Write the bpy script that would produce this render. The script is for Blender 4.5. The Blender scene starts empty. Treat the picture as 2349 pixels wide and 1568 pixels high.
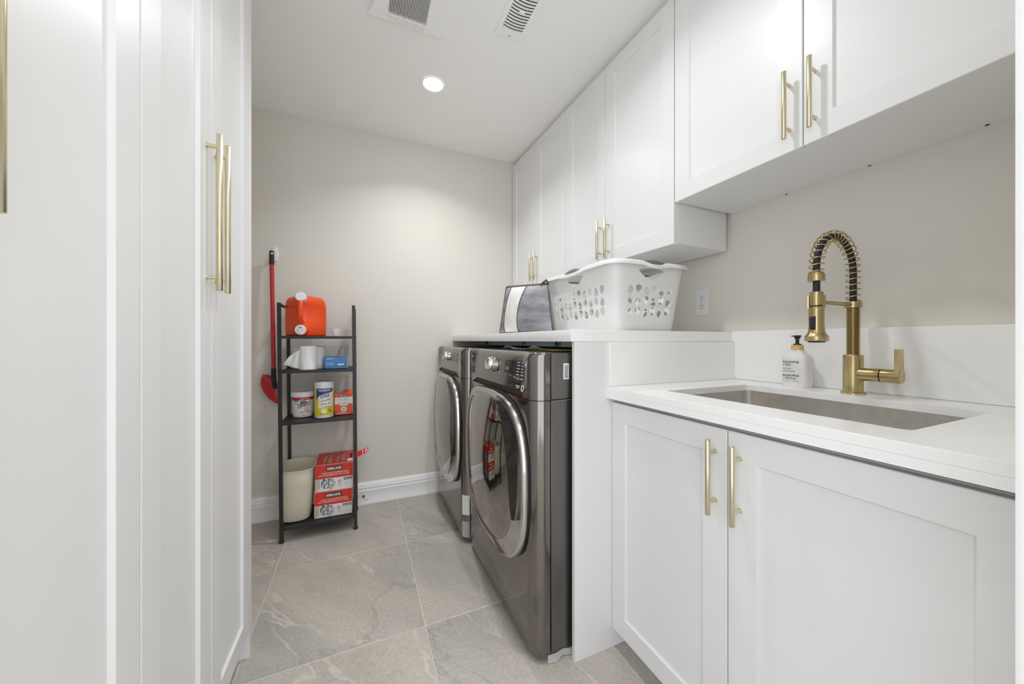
import bpy, bmesh, math, random
from mathutils import Vector, Matrix
random.seed(7)
SC = bpy.context.scene
COL = SC.collection
R = math.radians
PI = math.pi

# ------------------------------------------------------------------ camera
F, YAW, Y0, CX, H = 798.39, R(23.345), 781.24, 1174.5, 1.0876
cd = bpy.data.cameras.new('camera'); cam = bpy.data.objects.new('camera', cd); COL.objects.link(cam)
cd.sensor_width = 36.0; cd.sensor_fit = 'HORIZONTAL'; cd.lens = F / 2349 * 36.0
cd.shift_y = -(784 - Y0) / 2349; cd.clip_start = 0.02
cam.location = (0, 0, H); cam.rotation_euler = (PI / 2, 0, -YAW)
SC.camera = cam
# ------------------------------------------------------------------ world, exposure
w = bpy.data.worlds.new('world'); SC.world = w; w.use_nodes = True
w.node_tree.nodes['Background'].inputs[0].default_value = (0.93, 0.965, 1.0, 1)
w.node_tree.nodes['Background'].inputs[1].default_value = 1.65
vs = SC.view_settings
vs.view_transform = 'Standard'; vs.look = 'None'; vs.gamma = 1.0; vs.use_curve_mapping = False
vs.exposure = 0.5
SC.cycles.diffuse_bounces = 12; SC.cycles.max_bounces = 16; SC.cycles.glossy_bounces = 6
SC.cycles.caustics_reflective = True; SC.cycles.blur_glossy = 0.5
LAMP_STRENGTH = 30.0     # look of the lens itself
LAMP_WATTS, LAMP_SPREAD = (4.4, 3.5, 4.3), (128.0, 146.0, 146.0)
LAMPS = [(0.359, 1.921), (0.52, 0.93), (0.60, -0.30)]
CEIL = 2.4927
BACK = 2.527      # back wall
RIGHT = 1.477     # right wall

# ------------------------------------------------------------------ geometry helpers
def ray(x, y):
    a = (x - CX) / F; b = (Y0 - y) / F; s, c = math.sin(YAW), math.cos(YAW)
    return Vector((s + c * a, c - s * a, b))
def on(x, y, ax, v):           # photo pixel -> point on the plane ax = v
    r = ray(x, y); o = Vector((0, 0, H)); i = 'XYZ'.index(ax)
    return o + r * ((v - o[i]) / r[i])
def loft(bm, loops, cap0=True, cap1=True, closed=True):
    rows = [[bm.verts.new(p) for p in L] for L in loops]
    n = len(rows[0])
    for a, b in zip(rows, rows[1:]):
        for i in range(n if closed else n - 1):
            j = (i + 1) % n
            try: bm.faces.new((a[i], a[j], b[j], b[i]))
            except ValueError: pass
    if cap0 and closed: bm.faces.new(rows[0][::-1])
    if cap1 and closed: bm.faces.new(rows[-1])
    return rows
def box(bm, lo, hi, bev=0.0, seg=2):
    b2 = bmesh.new()
    x0, y0, z0 = lo; x1, y1, z1 = hi
    loft(b2, [[(x0, y0, z0), (x1, y0, z0), (x1, y1, z0), (x0, y1, z0)], [(x0, y0, z1), (x1, y0, z1), (x1, y1, z1), (x0, y1, z1)]])
    if bev > 0:
        bmesh.ops.bevel(b2, geom=list(b2.edges), offset=bev, segments=seg, affect='EDGES', profile=0.6)
    me = bpy.data.meshes.new('t'); b2.to_mesh(me); b2.free(); bm.from_mesh(me); bpy.data.meshes.remove(me)
def frame_of(d):
    d = Vector(d).normalized()
    u = d.orthogonal().normalized() if abs(d.z) > 0.999 else Vector((0, 0, 1)).cross(d).normalized()
    return u, d.cross(u).normalized()
def tube(bm, pts, r, seg=10, caps=True, closed=False):
    pts = [Vector(p) for p in pts]; n = len(pts); loops = []
    d0 = (pts[1] - pts[0]).normalized(); u, v = frame_of(d0)
    for i, p in enumerate(pts):
        if closed: d = (pts[(i + 1) % n] - pts[i - 1]).normalized()
        else: d = (pts[min(i + 1, n - 1)] - pts[max(i - 1, 0)]).normalized()
        u = (u - d * u.dot(d)).normalized(); v = d.cross(u)
        rr = r[i] if isinstance(r, (list, tuple)) else r
        loops.append([p + (u * math.cos(2 * PI * k / seg) + v * math.sin(2 * PI * k / seg)) * rr for k in range(seg)])
    if closed: loops.append(loops[0])
    loft(bm, loops, caps and not closed, caps and not closed)
    if closed: bmesh.ops.remove_doubles(bm, verts=bm.verts, dist=1e-6)
def cyl(bm, p0, p1, r, seg=20, r1=None, bev=0.0):
    p0, p1 = Vector(p0), Vector(p1); r1 = r if r1 is None else r1
    d = (p1 - p0); L = d.length; d.normalize(); u, v = frame_of(d)
    st = [(0, r), (L, r1)] if bev <= 0 else [(0, r - bev), (bev, r), (L - bev, r1), (L, r1 - bev)]
    loft(bm, [[p0 + d * t + (u * math.cos(2 * PI * k / seg) + v * math.sin(2 * PI * k / seg)) * q for k in range(seg)] for t, q in st])
def lathe(bm, prof, c=(0, 0, 0), seg=32, cap0=True, cap1=True):
    c = Vector(c)
    loft(bm, [[c + Vector((r * math.cos(2 * PI * k / seg), r * math.sin(2 * PI * k / seg), z)) for k in range(seg)] for r, z in prof], cap0, cap1)
def rrect(hx, hy, r, n=5, cx=0, cy=0):
    P = []
    for sx, sy, a0 in ((1, 1, 0), (-1, 1, 90), (-1, -1, 180), (1, -1, 270)):
        for k in range(n + 1):
            a = R(a0 + 90 * k / n); P.append((cx + sx * (hx - r) + r * math.cos(a), cy + sy * (hy - r) + r * math.sin(a)))
    return P
def prism(bm, poly, z0, z1, bev=0.0):
    if bev > 0:
        c = Vector((sum(p[0] for p in poly) / len(poly), sum(p[1] for p in poly) / len(poly)))
        def ins(q):
            o = []
            for p in poly:
                v = Vector(p) - c; o.append(c + v * max(0, 1 - q / max(v.length, 1e-6)))
            return o
        L = [[(p[0], p[1], z) for p in ins(q)] for q, z in ((bev, z0), (0, z0 + bev), (0, z1 - bev), (bev, z1))]
    else: L = [[(p[0], p[1], z) for p in poly] for z in (z0, z1)]
    loft(bm, L)
def fill_holes(bm, outer, holes):      # flat 2-D region with holes, verts (x, y, 0)
    es = []
    for lp in [outer] + holes:
        vs_ = [bm.verts.new((p[0], p[1], 0)) for p in lp]
        es += [bm.edges.new((vs_[i], vs_[(i + 1) % len(vs_)])) for i in range(len(vs_))]
    r_ = bmesh.ops.triangle_fill(bm, use_beauty=True, use_dissolve=False, edges=es)
    return [g for g in r_['geom'] if isinstance(g, bmesh.types.BMFace)]
def NB(): return bmesh.new()
def obj(name, bm, m, parent=None, smooth=40, loc=None, rot=None, recalc=True):
    if recalc: bmesh.ops.recalc_face_normals(bm, faces=bm.faces)
    bm.edges.index_update(); edge_ = [e.index for e in bm.edges if len(e.link_faces) == 1]
    me = bpy.data.meshes.new(name); bm.to_mesh(me); bm.free()
    if smooth:
        me.polygons.foreach_set('use_smooth', [True] * len(me.polygons)); me.set_sharp_from_angle(angle=R(smooth))
        for i in edge_: me.edges[i].use_edge_sharp = True
    o = bpy.data.objects.new(name, me); COL.objects.link(o)
    for mm in (m if isinstance(m, (list, tuple)) else [m]): me.materials.append(mm)
    if parent: o.parent = parent
    if loc: o.location = loc
    if rot: o.rotation_euler = rot
    return o
def tag(o, label=None, cat=None, group=None, kind=None):
    if label: o['label'] = label
    if cat: o['category'] = cat
    if group: o['group'] = group
    if kind: o['kind'] = kind
    return o
def thing(name, label, cat, loc=(0, 0, 0), rotz=0, group=None):
    o = bpy.data.objects.new(name, None); COL.objects.link(o); o.empty_display_size = 0.05
    o.location = loc; o.rotation_euler = (0, 0, rotz)
    return tag(o, label, cat, group)
def struct(name, bm, m, smooth=40, label=None):
    o = obj(name, bm, m, None, smooth); o['kind'] = 'structure'
    if label: o['label'] = label
    return o
# decals: 2-D art laid on a surface through a mapper (x, y, lift) -> point
def planar(o, u, v):
    o, u, v = Vector(o), Vector(u).normalized(), Vector(v).normalized(); n = u.cross(v)
    return lambda x, y, l=0.0: o + u * x + v * y + n * l
def cylmap(c, r, a0, taper=0.0):    # x = arc length from the direction a0 seen from outside (left to right), y = height
    c = Vector(c)
    def f(x, y, l=0.0):
        rr = r + taper * y + l; a = a0 + x / r
        return c + Vector((rr * math.cos(a), rr * math.sin(a), y))
    return f
def patch(name, poly, mp, m, parent, lift=0.0006, nx=1):
    bm = NB()
    if nx > 1 and len(poly) == 4:
        (xa, ya), (xb, yb), (xc, yc), (xd, yd) = poly
        rows = []
        for k in range(nx + 1):
            t = k / nx; rows.append((bm.verts.new(mp(xa + (xb - xa) * t, ya + (yb - ya) * t, lift)), bm.verts.new(mp(xd + (xc - xd) * t, yd + (yc - yd) * t, lift))))
        for a, b in zip(rows, rows[1:]): bm.faces.new((a[0], b[0], b[1], a[1]))
    else:
        bm.faces.new([bm.verts.new(mp(x, y, lift)) for x, y in poly])
    return obj(name, bm, m, parent, recalc=False)
def rect(x0, y0, x1, y1): return [(x0, y0), (x1, y0), (x1, y1), (x0, y1)]
def disc(cx, cy, rx, ry=None, n=20): return [(cx + rx * math.cos(2 * PI * k / n), cy + (ry or rx) * math.sin(2 * PI * k / n)) for k in range(n)]
def text(body, mp, m, parent, width, x=0, y=0, height=None, lift=0.0012, bold=0.0, shear=0.0, slope=0.0, name='lettering'):
    cu = bpy.data.curves.new('t', 'FONT'); cu.body = body; cu.size = 1.0; cu.offset = bold; cu.shear = shear; cu.resolution_u = 3
    cu.align_x = 'LEFT'
    to = bpy.data.objects.new('t', cu); COL.objects.link(to)
    dg = bpy.context.evaluated_depsgraph_get(); me = bpy.data.meshes.new_from_object(to.evaluated_get(dg))
    bpy.data.objects.remove(to); bpy.data.curves.remove(cu)
    xs = [v.co.x for v in me.vertices]; ys = [v.co.y for v in me.vertices]
    sx = width / max(1e-6, max(xs) - min(xs)); sy = sx if height is None else height / max(1e-6, max(ys) - min(ys))
    x0, y0 = min(xs), min(ys)
    for v in me.vertices:
        px = x + (v.co.x - x0) * sx; v.co = mp(px, y + (v.co.y - y0) * sy + slope * (px - x), lift)
    me.name = name; me.materials.append(m)
    o = bpy.data.objects.new(name, me); COL.objects.link(o); o.parent = parent
    return o
def lines(mp, m, parent, rows, name='small_print', lift=0.0012, nx=1):   # unreadably small print: rows of short bars (x0, y0, x1, y1)
    bm = NB()
    for (x0, y0, x1, y1) in rows:
        x = x0
        while x < x1 - 1e-5:
            l = min(x1 - x, (y1 - y0) * random.uniform(1.2, 3.2)); k = max(1, nx)
            for q in range(k):
                a, b = x + l * q / k, x + l * (q + 1) / k
                bm.faces.new([bm.verts.new(mp(*p, lift)) for p in rect(a, y0, b, y1)])
            x += l + (y1 - y0) * 0.6
    return obj(name, bm, m, parent, recalc=False, smooth=0)

def glyphs(mp, m, parent, x, y, width, h, words=2, slope=0.0, lift=0.0014):   # print too small to read: letter-sized strokes in words
    bm = NB(); n = max(3, int(width / (h * 0.72))); gaps = set(round(n * (k + 1) / words) for k in range(words - 1)); step = width / n
    for k in range(n):
        if k in gaps: continue
        a = x + k * step; hh = h * random.choice((0.78, 0.78, 1.0, 0.85)); yb = y + slope * (a - x); b = a + step * 0.74; wv = step * 0.24
        kind = random.random(); R_ = [(a, yb, a + wv, yb + hh)]
        if kind < 0.45: R_ += [(b - wv, yb, b, yb + hh), (a + wv, yb + hh * random.choice((0.0, 0.42, 0.8)), b - wv, yb + hh * random.choice((0.2, 0.6, 1.0)))]
        elif kind < 0.8: R_ += [(a + wv, yb + hh * 0.8, b, yb + hh), (a + wv, yb, b, yb + hh * 0.2)]
        for (x0, y0, x1, y1) in R_:
            if y1 > y0: bm.faces.new([bm.verts.new(mp(*p, lift)) for p in rect(x0, y0, x1, y1)])
    return obj('small_print', bm, m, parent, recalc=False, smooth=0)
# ------------------------------------------------------------------ materials
M = {}
def mat(name, col, rough=0.5, metal=0.0, spec=0.5, emit=None, coat=0.0, trans=0.0, alpha=1.0, ior=1.45):
    m = bpy.data.materials.new(name); m.use_nodes = True
    b = m.node_tree.nodes['Principled BSDF']
    b.inputs['Base Color'].default_value = (*col, 1); b.inputs['Roughness'].default_value = rough; b.inputs['Metallic'].default_value = metal
    b.inputs['Specular IOR Level'].default_value = spec; b.inputs['Coat Weight'].default_value = coat; b.inputs['Transmission Weight'].default_value = trans
    b.inputs['IOR'].default_value = ior; b.inputs['Alpha'].default_value = alpha
    if emit: b.inputs['Emission Color'].default_value = (*emit[0], 1); b.inputs['Emission Strength'].default_value = emit[1]
    M[name] = m
    return m
def nodes(m): return m.node_tree.nodes, m.node_tree.links, m.node_tree.nodes['Principled BSDF']
def add_noise(m, c0, c1, scale, detail=4, coord='Object', rough=0.55, stretch=None, bump=0.0, bscale=None, pos=(0.35, 0.65)):
    N, L, b = nodes(m)
    tc = N.new('ShaderNodeTexCoord'); mp = N.new('ShaderNodeMapping'); L.new(tc.outputs[coord], mp.inputs[0])
    if stretch: mp.inputs['Scale'].default_value = stretch
    n = N.new('ShaderNodeTexNoise'); n.inputs['Scale'].default_value = scale; n.inputs['Detail'].default_value = detail; n.inputs['Roughness'].default_value = rough
    L.new(mp.outputs[0], n.inputs['Vector'])
    cr = N.new('ShaderNodeValToRGB'); cr.color_ramp.elements[0].position = pos[0]; cr.color_ramp.elements[1].position = pos[1]
    cr.color_ramp.elements[0].color = (*c0, 1); cr.color_ramp.elements[1].color = (*c1, 1)
    L.new(n.outputs['Fac'], cr.inputs[0]); L.new(cr.outputs[0], b.inputs['Base Color'])
    if bump:
        n2 = N.new('ShaderNodeTexNoise'); n2.inputs['Scale'].default_value = bscale or scale; n2.inputs['Detail'].default_value = 5; L.new(mp.outputs[0], n2.inputs['Vector'])
        bp = N.new('ShaderNodeBump'); bp.inputs['Strength'].default_value = bump; bp.inputs['Distance'].default_value = 0.002
        L.new(n2.outputs['Fac'], bp.inputs['Height']); L.new(bp.outputs[0], b.inputs['Normal'])
    return m
mat('lacquer', (0.75, 0.75, 0.752), 0.35)
mat('trim_white', (0.87, 0.87, 0.87), 0.35)
add_noise(mat('wall', (0.6, 0.57, 0.52), 0.85, spec=0.2), (0.70, 0.67, 0.615), (0.715, 0.685, 0.63), 3, bump=0.05, bscale=350)
add_noise(mat('ceiling', (0.72, 0.71, 0.69), 0.9, spec=0.2), (0.895, 0.89, 0.88), (0.905, 0.90, 0.89), 2, bump=0.05, bscale=300)
add_noise(mat('quartz', (0.8, 0.8, 0.79), 0.22), (0.85, 0.847, 0.84), (0.88, 0.878, 0.872), 2.5, detail=6)
mat('grout', (0.66, 0.62, 0.56), 0.9)
add_noise(mat('brass', (0.62, 0.48, 0.22), 0.27, 1.0), (0.47, 0.37, 0.18), (0.58, 0.47, 0.26), 30, stretch=(1, 1, 0.1))
add_noise(mat('pale_brass', (0.75, 0.64, 0.40), 0.3, 1.0), (0.66, 0.58, 0.38), (0.74, 0.67, 0.48), 40, stretch=(1, 1, 0.05))
add_noise(mat('stainless', (0.52, 0.49, 0.46), 0.3, 1.0), (0.72, 0.70, 0.66), (0.80, 0.78, 0.75), 6, stretch=(1, 6, 6))
mat('gunmetal', (0.235, 0.22, 0.205), 0.10, 1.0)
mat('gunmetal_satin', (0.20, 0.195, 0.19), 0.34, 1.0)
mat('door_glass', (0.35, 0.33, 0.31), 0.035, 1.0)
mat('chrome', (0.78, 0.77, 0.75), 0.10, 1.0)
mat('door_chrome', (0.60, 0.58, 0.55), 0.14, 1.0)
mat('dark_gap', (0.012, 0.011, 0.010), 0.5)
mat('gloss_black', (0.02, 0.019, 0.018), 0.08)
mat('black_metal', (0.022, 0.020, 0.019), 0.42)
mat('black_plastic', (0.018, 0.018, 0.018), 0.45)
mat('rubber', (0.02, 0.018, 0.017), 0.6)
mat('white_plastic', (0.74, 0.74, 0.735), 0.32)
mat('duct_grey', (0.16, 0.16, 0.16), 0.6)
mat('white_print', (0.82, 0.82, 0.82), 0.5)
mat('grey_print', (0.45, 0.45, 0.45), 0.5)
mat('pale_print', (0.62, 0.60, 0.58), 0.5)
mat('black_print', (0.02, 0.02, 0.02), 0.5)
mat('dark_print', (0.10, 0.10, 0.10), 0.5)
mat('red_plastic', (0.50, 0.025, 0.03), 0.3)
mat('orange_red', (0.80, 0.075, 0.012), 0.28)
mat('box_red', (0.66, 0.035, 0.02), 0.4)
mat('box_orange', (0.80, 0.10, 0.025), 0.4)
mat('deep_red', (0.42, 0.02, 0.03), 0.4)
mat('card_white', (0.78, 0.77, 0.76), 0.5)
mat('box_blue', (0.065, 0.24, 0.58), 0.4)
mat('navy', (0.03, 0.05, 0.27), 0.35)
mat('yellow', (0.72, 0.62, 0.04), 0.35)
mat('green_print', (0.12, 0.28, 0.10), 0.4)
mat('tub_white', (0.78, 0.77, 0.76), 0.3)
mat('cream', (0.68, 0.62, 0.50), 0.4)
mat('photo_grey', (0.25, 0.27, 0.29), 0.4)
add_noise(mat('crumple', (0.5, 0.5, 0.5), 0.4), (0.06, 0.065, 0.07), (0.75, 0.76, 0.78), 90, detail=3, pos=(0.40, 0.6))
mat('beige_print', (0.52, 0.45, 0.39), 0.5)
add_noise(mat('bamboo', (0.72, 0.42, 0.17), 0.45), (0.62, 0.33, 0.11), (0.76, 0.47, 0.20), 22, stretch=(1, 1, 6))
mat('paper', (0.70, 0.76, 0.80), 0.6)
mat('yellow_paper', (0.75, 0.62, 0.12), 0.6)
mat('rail_grey', (0.58, 0.66, 0.73), 0.45)
mat('film', (0.85, 0.87, 0.88), 0.12, alpha=0.3)
mat('tissue', (0.84, 0.84, 0.835), 0.75)
mat('clear_plastic', (0.85, 0.85, 0.84), 0.15, alpha=0.5)
mat('fixture_white', (0.89, 0.885, 0.875), 0.4)
add_noise(mat('velvet_grey', (0.3, 0.3, 0.31), 0.6), (0.17, 0.17, 0.185), (0.36, 0.36, 0.39), 7, detail=6, stretch=(1, 1, 3.2), bump=0.5, bscale=25)
add_noise(mat('bag_white', (0.76, 0.75, 0.72), 0.6), (0.68, 0.67, 0.63), (0.82, 0.81, 0.79), 12)
mat('brown_piping', (0.085, 0.055, 0.045), 0.6)
mat('grip_grey', (0.13, 0.13, 0.13), 0.6)
mat('led_red', (0.6, 0.02, 0.02), 0.3)
mat('lamp_lens', (1, 1, 1), 0.5, emit=((0.96, 0.985, 1.0), LAMP_STRENGTH))
def tile_material():
    m = mat('slate_tile', (0.4, 0.38, 0.35), 0.42)
    N, L, b = nodes(m)
    tc = N.new('ShaderNodeTexCoord'); oi = N.new('ShaderNodeObjectInfo')
    sc = N.new('ShaderNodeVectorMath'); sc.operation = 'SCALE'; L.new(oi.outputs['Random'], sc.inputs['Scale']); sc.inputs[0].default_value = (37.0, 19.0, 53.0)
    ad = N.new('ShaderNodeVectorMath'); ad.operation = 'ADD'; L.new(tc.outputs['Object'], ad.inputs[0]); L.new(sc.outputs[0], ad.inputs[1])
    mp = N.new('ShaderNodeMapping'); L.new(ad.outputs[0], mp.inputs[0]); mp.vector_type = 'TEXTURE'; mp.inputs['Rotation'].default_value = (0, 0, R(-55)); mp.inputs['Scale'].default_value = (1.55, 0.55, 1.0)
    def noise(sv, d, r_=0.6, dist=0.0, src=mp):
        n = N.new('ShaderNodeTexNoise'); n.inputs['Scale'].default_value = sv; n.inputs['Detail'].default_value = d; n.inputs['Roughness'].default_value = r_; n.inputs['Distortion'].default_value = dist
        L.new(src.outputs[0], n.inputs['Vector']); return n
    def ramp(src, stops):
        c = N.new('ShaderNodeValToRGB'); e = c.color_ramp.elements
        e[0].position, e[0].color = stops[0][0], (*stops[0][1], 1); e[1].position, e[1].color = stops[-1][0], (*stops[-1][1], 1)
        for p, cc in stops[1:-1]:
            x = e.new(p); x.color = (*cc, 1)
        L.new(src, c.inputs[0]); return c
    def mix(a, bb, fac, mode='MIX', f=1.0):
        x = N.new('ShaderNodeMix'); x.data_type = 'RGBA'; x.blend_type = mode
        L.new(a, x.inputs[6]); L.new(bb, x.inputs[7])
        if fac is None: x.inputs[0].default_value = f
        else: L.new(fac, x.inputs[0])
        return x.outputs[2]
    base = ramp(noise(2.6, 7, 0.62).outputs['Fac'], [(0.30, (0.385, 0.356, 0.322)), (0.5, (0.465, 0.434, 0.398)), (0.70, (0.53, 0.50, 0.462))])
    warm = ramp(noise(1.3, 3).outputs['Fac'], [(0.35, (0.98, 1.0, 0.98)), (0.7, (1.02, 0.99, 0.965))])
    fine = ramp(noise(85, 5, 0.8, src=ad).outputs['Fac'], [(0.3, (0.80, 0.80, 0.80)), (0.7, (1.18, 1.18, 1.18))])
    c = mix(base.outputs[0], warm.outputs[0], None, 'MULTIPLY'); c = mix(c, fine.outputs[0], None, 'MULTIPLY')
    # pale veins where a distorted noise crosses its mean
    nv = noise(0.95, 6, 0.46, 0.25); mu = N.new('ShaderNodeMath'); mu.operation = 'MULTIPLY'; L.new(nv.outputs['Fac'], mu.inputs[0]); mu.inputs[1].default_value = 7.0
    fr_ = N.new('ShaderNodeMath'); fr_.operation = 'FRACT'; L.new(mu.outputs[0], fr_.inputs[0])
    ma = N.new('ShaderNodeMath'); ma.operation = 'SUBTRACT'; L.new(fr_.outputs[0], ma.inputs[0]); ma.inputs[1].default_value = 0.5
    ab = N.new('ShaderNodeMath'); ab.operation = 'ABSOLUTE'; L.new(ma.outputs[0], ab.inputs[0])
    vein = ramp(ab.outputs[0], [(0.0, (0.8, 0.8, 0.8)), (0.009, (0.55, 0.55, 0.55)), (0.030, (0, 0, 0))])
    brk = ramp(noise(3.1, 2).outputs['Fac'], [(0.44, (0, 0, 0)), (0.60, (1, 1, 1))])
    vf = mix(vein.outputs[0], brk.outputs[0], None, 'MULTIPLY')
    pale = N.new('ShaderNodeRGB'); pale.outputs[0].default_value = (0.64, 0.60, 0.54, 1)
    c = mix(c, pale.outputs[0], vf)
    nd = noise(1.2, 6, 0.6, 0.5); md = N.new('ShaderNodeMath'); md.operation = 'SUBTRACT'; L.new(nd.outputs['Fac'], md.inputs[0]); md.inputs[1].default_value = 0.46
    ad2 = N.new('ShaderNodeMath'); ad2.operation = 'ABSOLUTE'; L.new(md.outputs[0], ad2.inputs[0])
    dark = ramp(ad2.outputs[0], [(0.0, (0.82, 0.81, 0.80)), (0.012, (1, 1, 1))])
    c = mix(c, dark.outputs[0], None, 'MULTIPLY')
    L.new(c, b.inputs['Base Color'])
    rr = ramp(noise(12, 4).outputs['Fac'], [(0.3, (0.36,) * 3), (0.7, (0.52,) * 3)]); L.new(rr.outputs[0], b.inputs['Roughness'])
    bp = N.new('ShaderNodeBump'); bp.inputs['Strength'].default_value = 0.12; bp.inputs['Distance'].default_value = 0.003
    L.new(noise(9, 7).outputs['Fac'], bp.inputs['Height']); L.new(bp.outputs[0], b.inputs['Normal'])
    return m
tile_material()

# ------------------------------------------------------------------ the room
XL, XR, YB, YF = -1.0, RIGHT, -1.5, BACK
bm = NB(); box(bm, (XL - 0.1, YB - 0.1, -0.06), (XR + 0.1, YF + 0.1, -0.0012)); floor = struct('floor', bm, M['grout'], label='floor of large grey slate-look tiles with pale grout lines')
gx = [0.2237 + 0.6 * k for k in range(-3, 4)]; gy = [1.9515 + 0.6 * k for k in range(-8, 3)]
for i in range(len(gx) - 1):
    for j in range(len(gy) - 1):
        x0, x1 = max(gx[i] + 0.0016, XL), min(gx[i + 1] - 0.0016, XR); y0, y1 = max(gy[j] + 0.0016, YB), min(gy[j + 1] - 0.0016, YF)
        if x1 - x0 < 0.01 or y1 - y0 < 0.01: continue
        bm = NB(); c = ((x0 + x1) / 2, (y0 + y1) / 2)
        box(bm, (x0 - c[0], y0 - c[1], -0.009), (x1 - c[0], y1 - c[1], 0.0), 0.0012, 1)
        obj('tile', bm, M['slate_tile'], floor, loc=(c[0], c[1], 0.0))
bm = NB(); box(bm, (XL - 0.1, YB - 0.1, CEIL), (XR + 0.1, YF + 0.1, CEIL + 0.1)); struct('ceiling', bm, M['ceiling'])
bm = NB(); box(bm, (XL - 0.1, BACK, 0), (XR + 0.1, BACK + 0.1, CEIL)); struct('wall_back', bm, M['wall'])
bm = NB(); box(bm, (RIGHT, YB - 0.1, 0), (RIGHT + 0.1, BACK, CEIL)); struct('wall_right', bm, M['wall'])
bm = NB(); box(bm, (XL - 0.1, 0.19, 0), (XL, BACK, CEIL)); struct('wall_left', bm, M['wall'])
# short return wall that ends the sink run, with its white casing
bm = NB(); box(bm, (0.62, 0.0, 0), (RIGHT, 0.118, CEIL)); struct('wall_return', bm, M['wall'])
def casing_profile(): return [(0.0, 0.0), (-0.012, 0.0), (-0.016, 0.006), (-0.017, 0.02), (-0.012, 0.03), (-0.011, 0.075), (-0.014, 0.085), (-0.012, 0.0935), (0.0, 0.0935)]
bm = NB(); loft(bm, [[(0.619 + a, 0.1215 - b, z) for a, b in casing_profile()] for z in (0.0, CEIL)]); struct('trim_1', bm, M['trim_white'], 30, 'white moulded casing standing at the near end of the sink counter')
# baseboards
def bb_prof(): return [(0, 0), (0.016, 0), (0.016, 0.012), (0.0145, 0.022), (0.0135, 0.03), (0.0125, 0.086), (0.0135, 0.0885), (0.0115, 0.093), (0.0105, 0.099), (0.0135, 0.108), (0.0135, 0.114), (0.0095, 0.119), (0.0115, 0.124), (0.009, 0.132), (0.005, 0.142), (0, 0.143)]
bm = NB(); loft(bm, [[(x, BACK - a, b) for a, b in bb_prof()] for x in (XL + 0.016, RIGHT)]); struct('baseboard_back', bm, M['trim_white'], 35)
bm = NB(); loft(bm, [[(XL + a, y, b) for a, b in bb_prof()] for y in (1.48, BACK - 0.016)]); struct('baseboard_left', bm, M['trim_white'], 35)

# ------------------------------------------------------------------ ceiling fixtures
def pot_light(x, y, label, watts, spread):
    t = thing('ceiling_light', label, 'light', (x, y, CEIL), 0, 'recessed ceiling lights along the aisle')
    bm = NB(); lathe(bm, [(0.053, -0.0005), (0.053, -0.003), (0.055, -0.0035), (0.060, -0.0022), (0.061, -0.0003)], cap0=False, cap1=False, seg=48); obj('trim_ring', bm, M['fixture_white'], t)
    bm = NB(); lathe(bm, [(0.053, -0.0018), (0.03, -0.0026), (0.001, -0.003)], seg=48, cap0=False); obj('lens', bm, M['lamp_lens'], t, recalc=False)
    ld = bpy.data.lights.new('lamp_light', 'AREA'); ld.shape = 'DISK'; ld.size = 0.09; ld.energy = watts; ld.spread = R(spread); ld.color = (0.96, 0.985, 1.0)
    lo = bpy.data.objects.new('lamp_light', ld); COL.objects.link(lo); lo.parent = t; lo.location = (0, 0, -0.0045)
for (x, y), watts, spread, lab in zip(LAMPS, LAMP_WATTS, LAMP_SPREAD, ('round recessed ceiling light shining near the beige back wall', 'round recessed ceiling light over the aisle between the sink and the tall cabinets', 'round recessed ceiling light just before the white casing at the end of the sink counter')):
    pot_light(x, y, lab, watts, spread)
# exhaust fan cover
t = thing('exhaust_fan', 'square white ceiling exhaust fan cover with a slatted centre and curved-in sides', 'fan', (0.182, 1.43, CEIL))
bm = NB()
hw_, hh_ = 0.160, 0.176
pts = []
for k in range(13):
    v = -1 + 2 * k / 12; pts.append((hw_ - 0.035 * (1 - v * v), hh_ * v))
for k in range(13):
    v = 1 - 2 * k / 12; pts.append((-hw_ + 0.035 * (1 - v * v), hh_ * v))
hole = [(-0.0785, -0.135), (0.0785, -0.135), (0.0785, 0.136), (-0.0785, 0.136)]
fs = fill_holes(bm, pts, [hole]); ex = bmesh.ops.extrude_face_region(bm, geom=fs)
for v in [g for g in ex['geom'] if isinstance(g, bmesh.types.BMVert)]: v.co.z -= 0.012
obj('cover', bm, M['fixture_white'], t)
bm = NB(); box(bm, (-0.085, -0.14, -0.0022), (0.085, 0.14, -0.0008)); obj('shadow_box', bm, M['dark_gap'], t)
slat = None
for k in range(27):
    x = -0.0755 + 0.151 * k / 26
    bm = NB(); box(bm, (-0.0013, -0.136, -0.0125), (0.0013, 0.137, -0.0095)); o = obj('slat', bm, M['fixture_white'], t, smooth=0, loc=(x, 0, 0))
for k in range(27):
    x = -0.0755 + 0.151 * k / 26
    bm = NB(); box(bm, (-0.0016, 0.140, -0.0145), (0.0016, 0.174, -0.012)); obj('rib', bm, M['fixture_white'], t, smooth=0, loc=(x, 0, 0))
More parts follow.
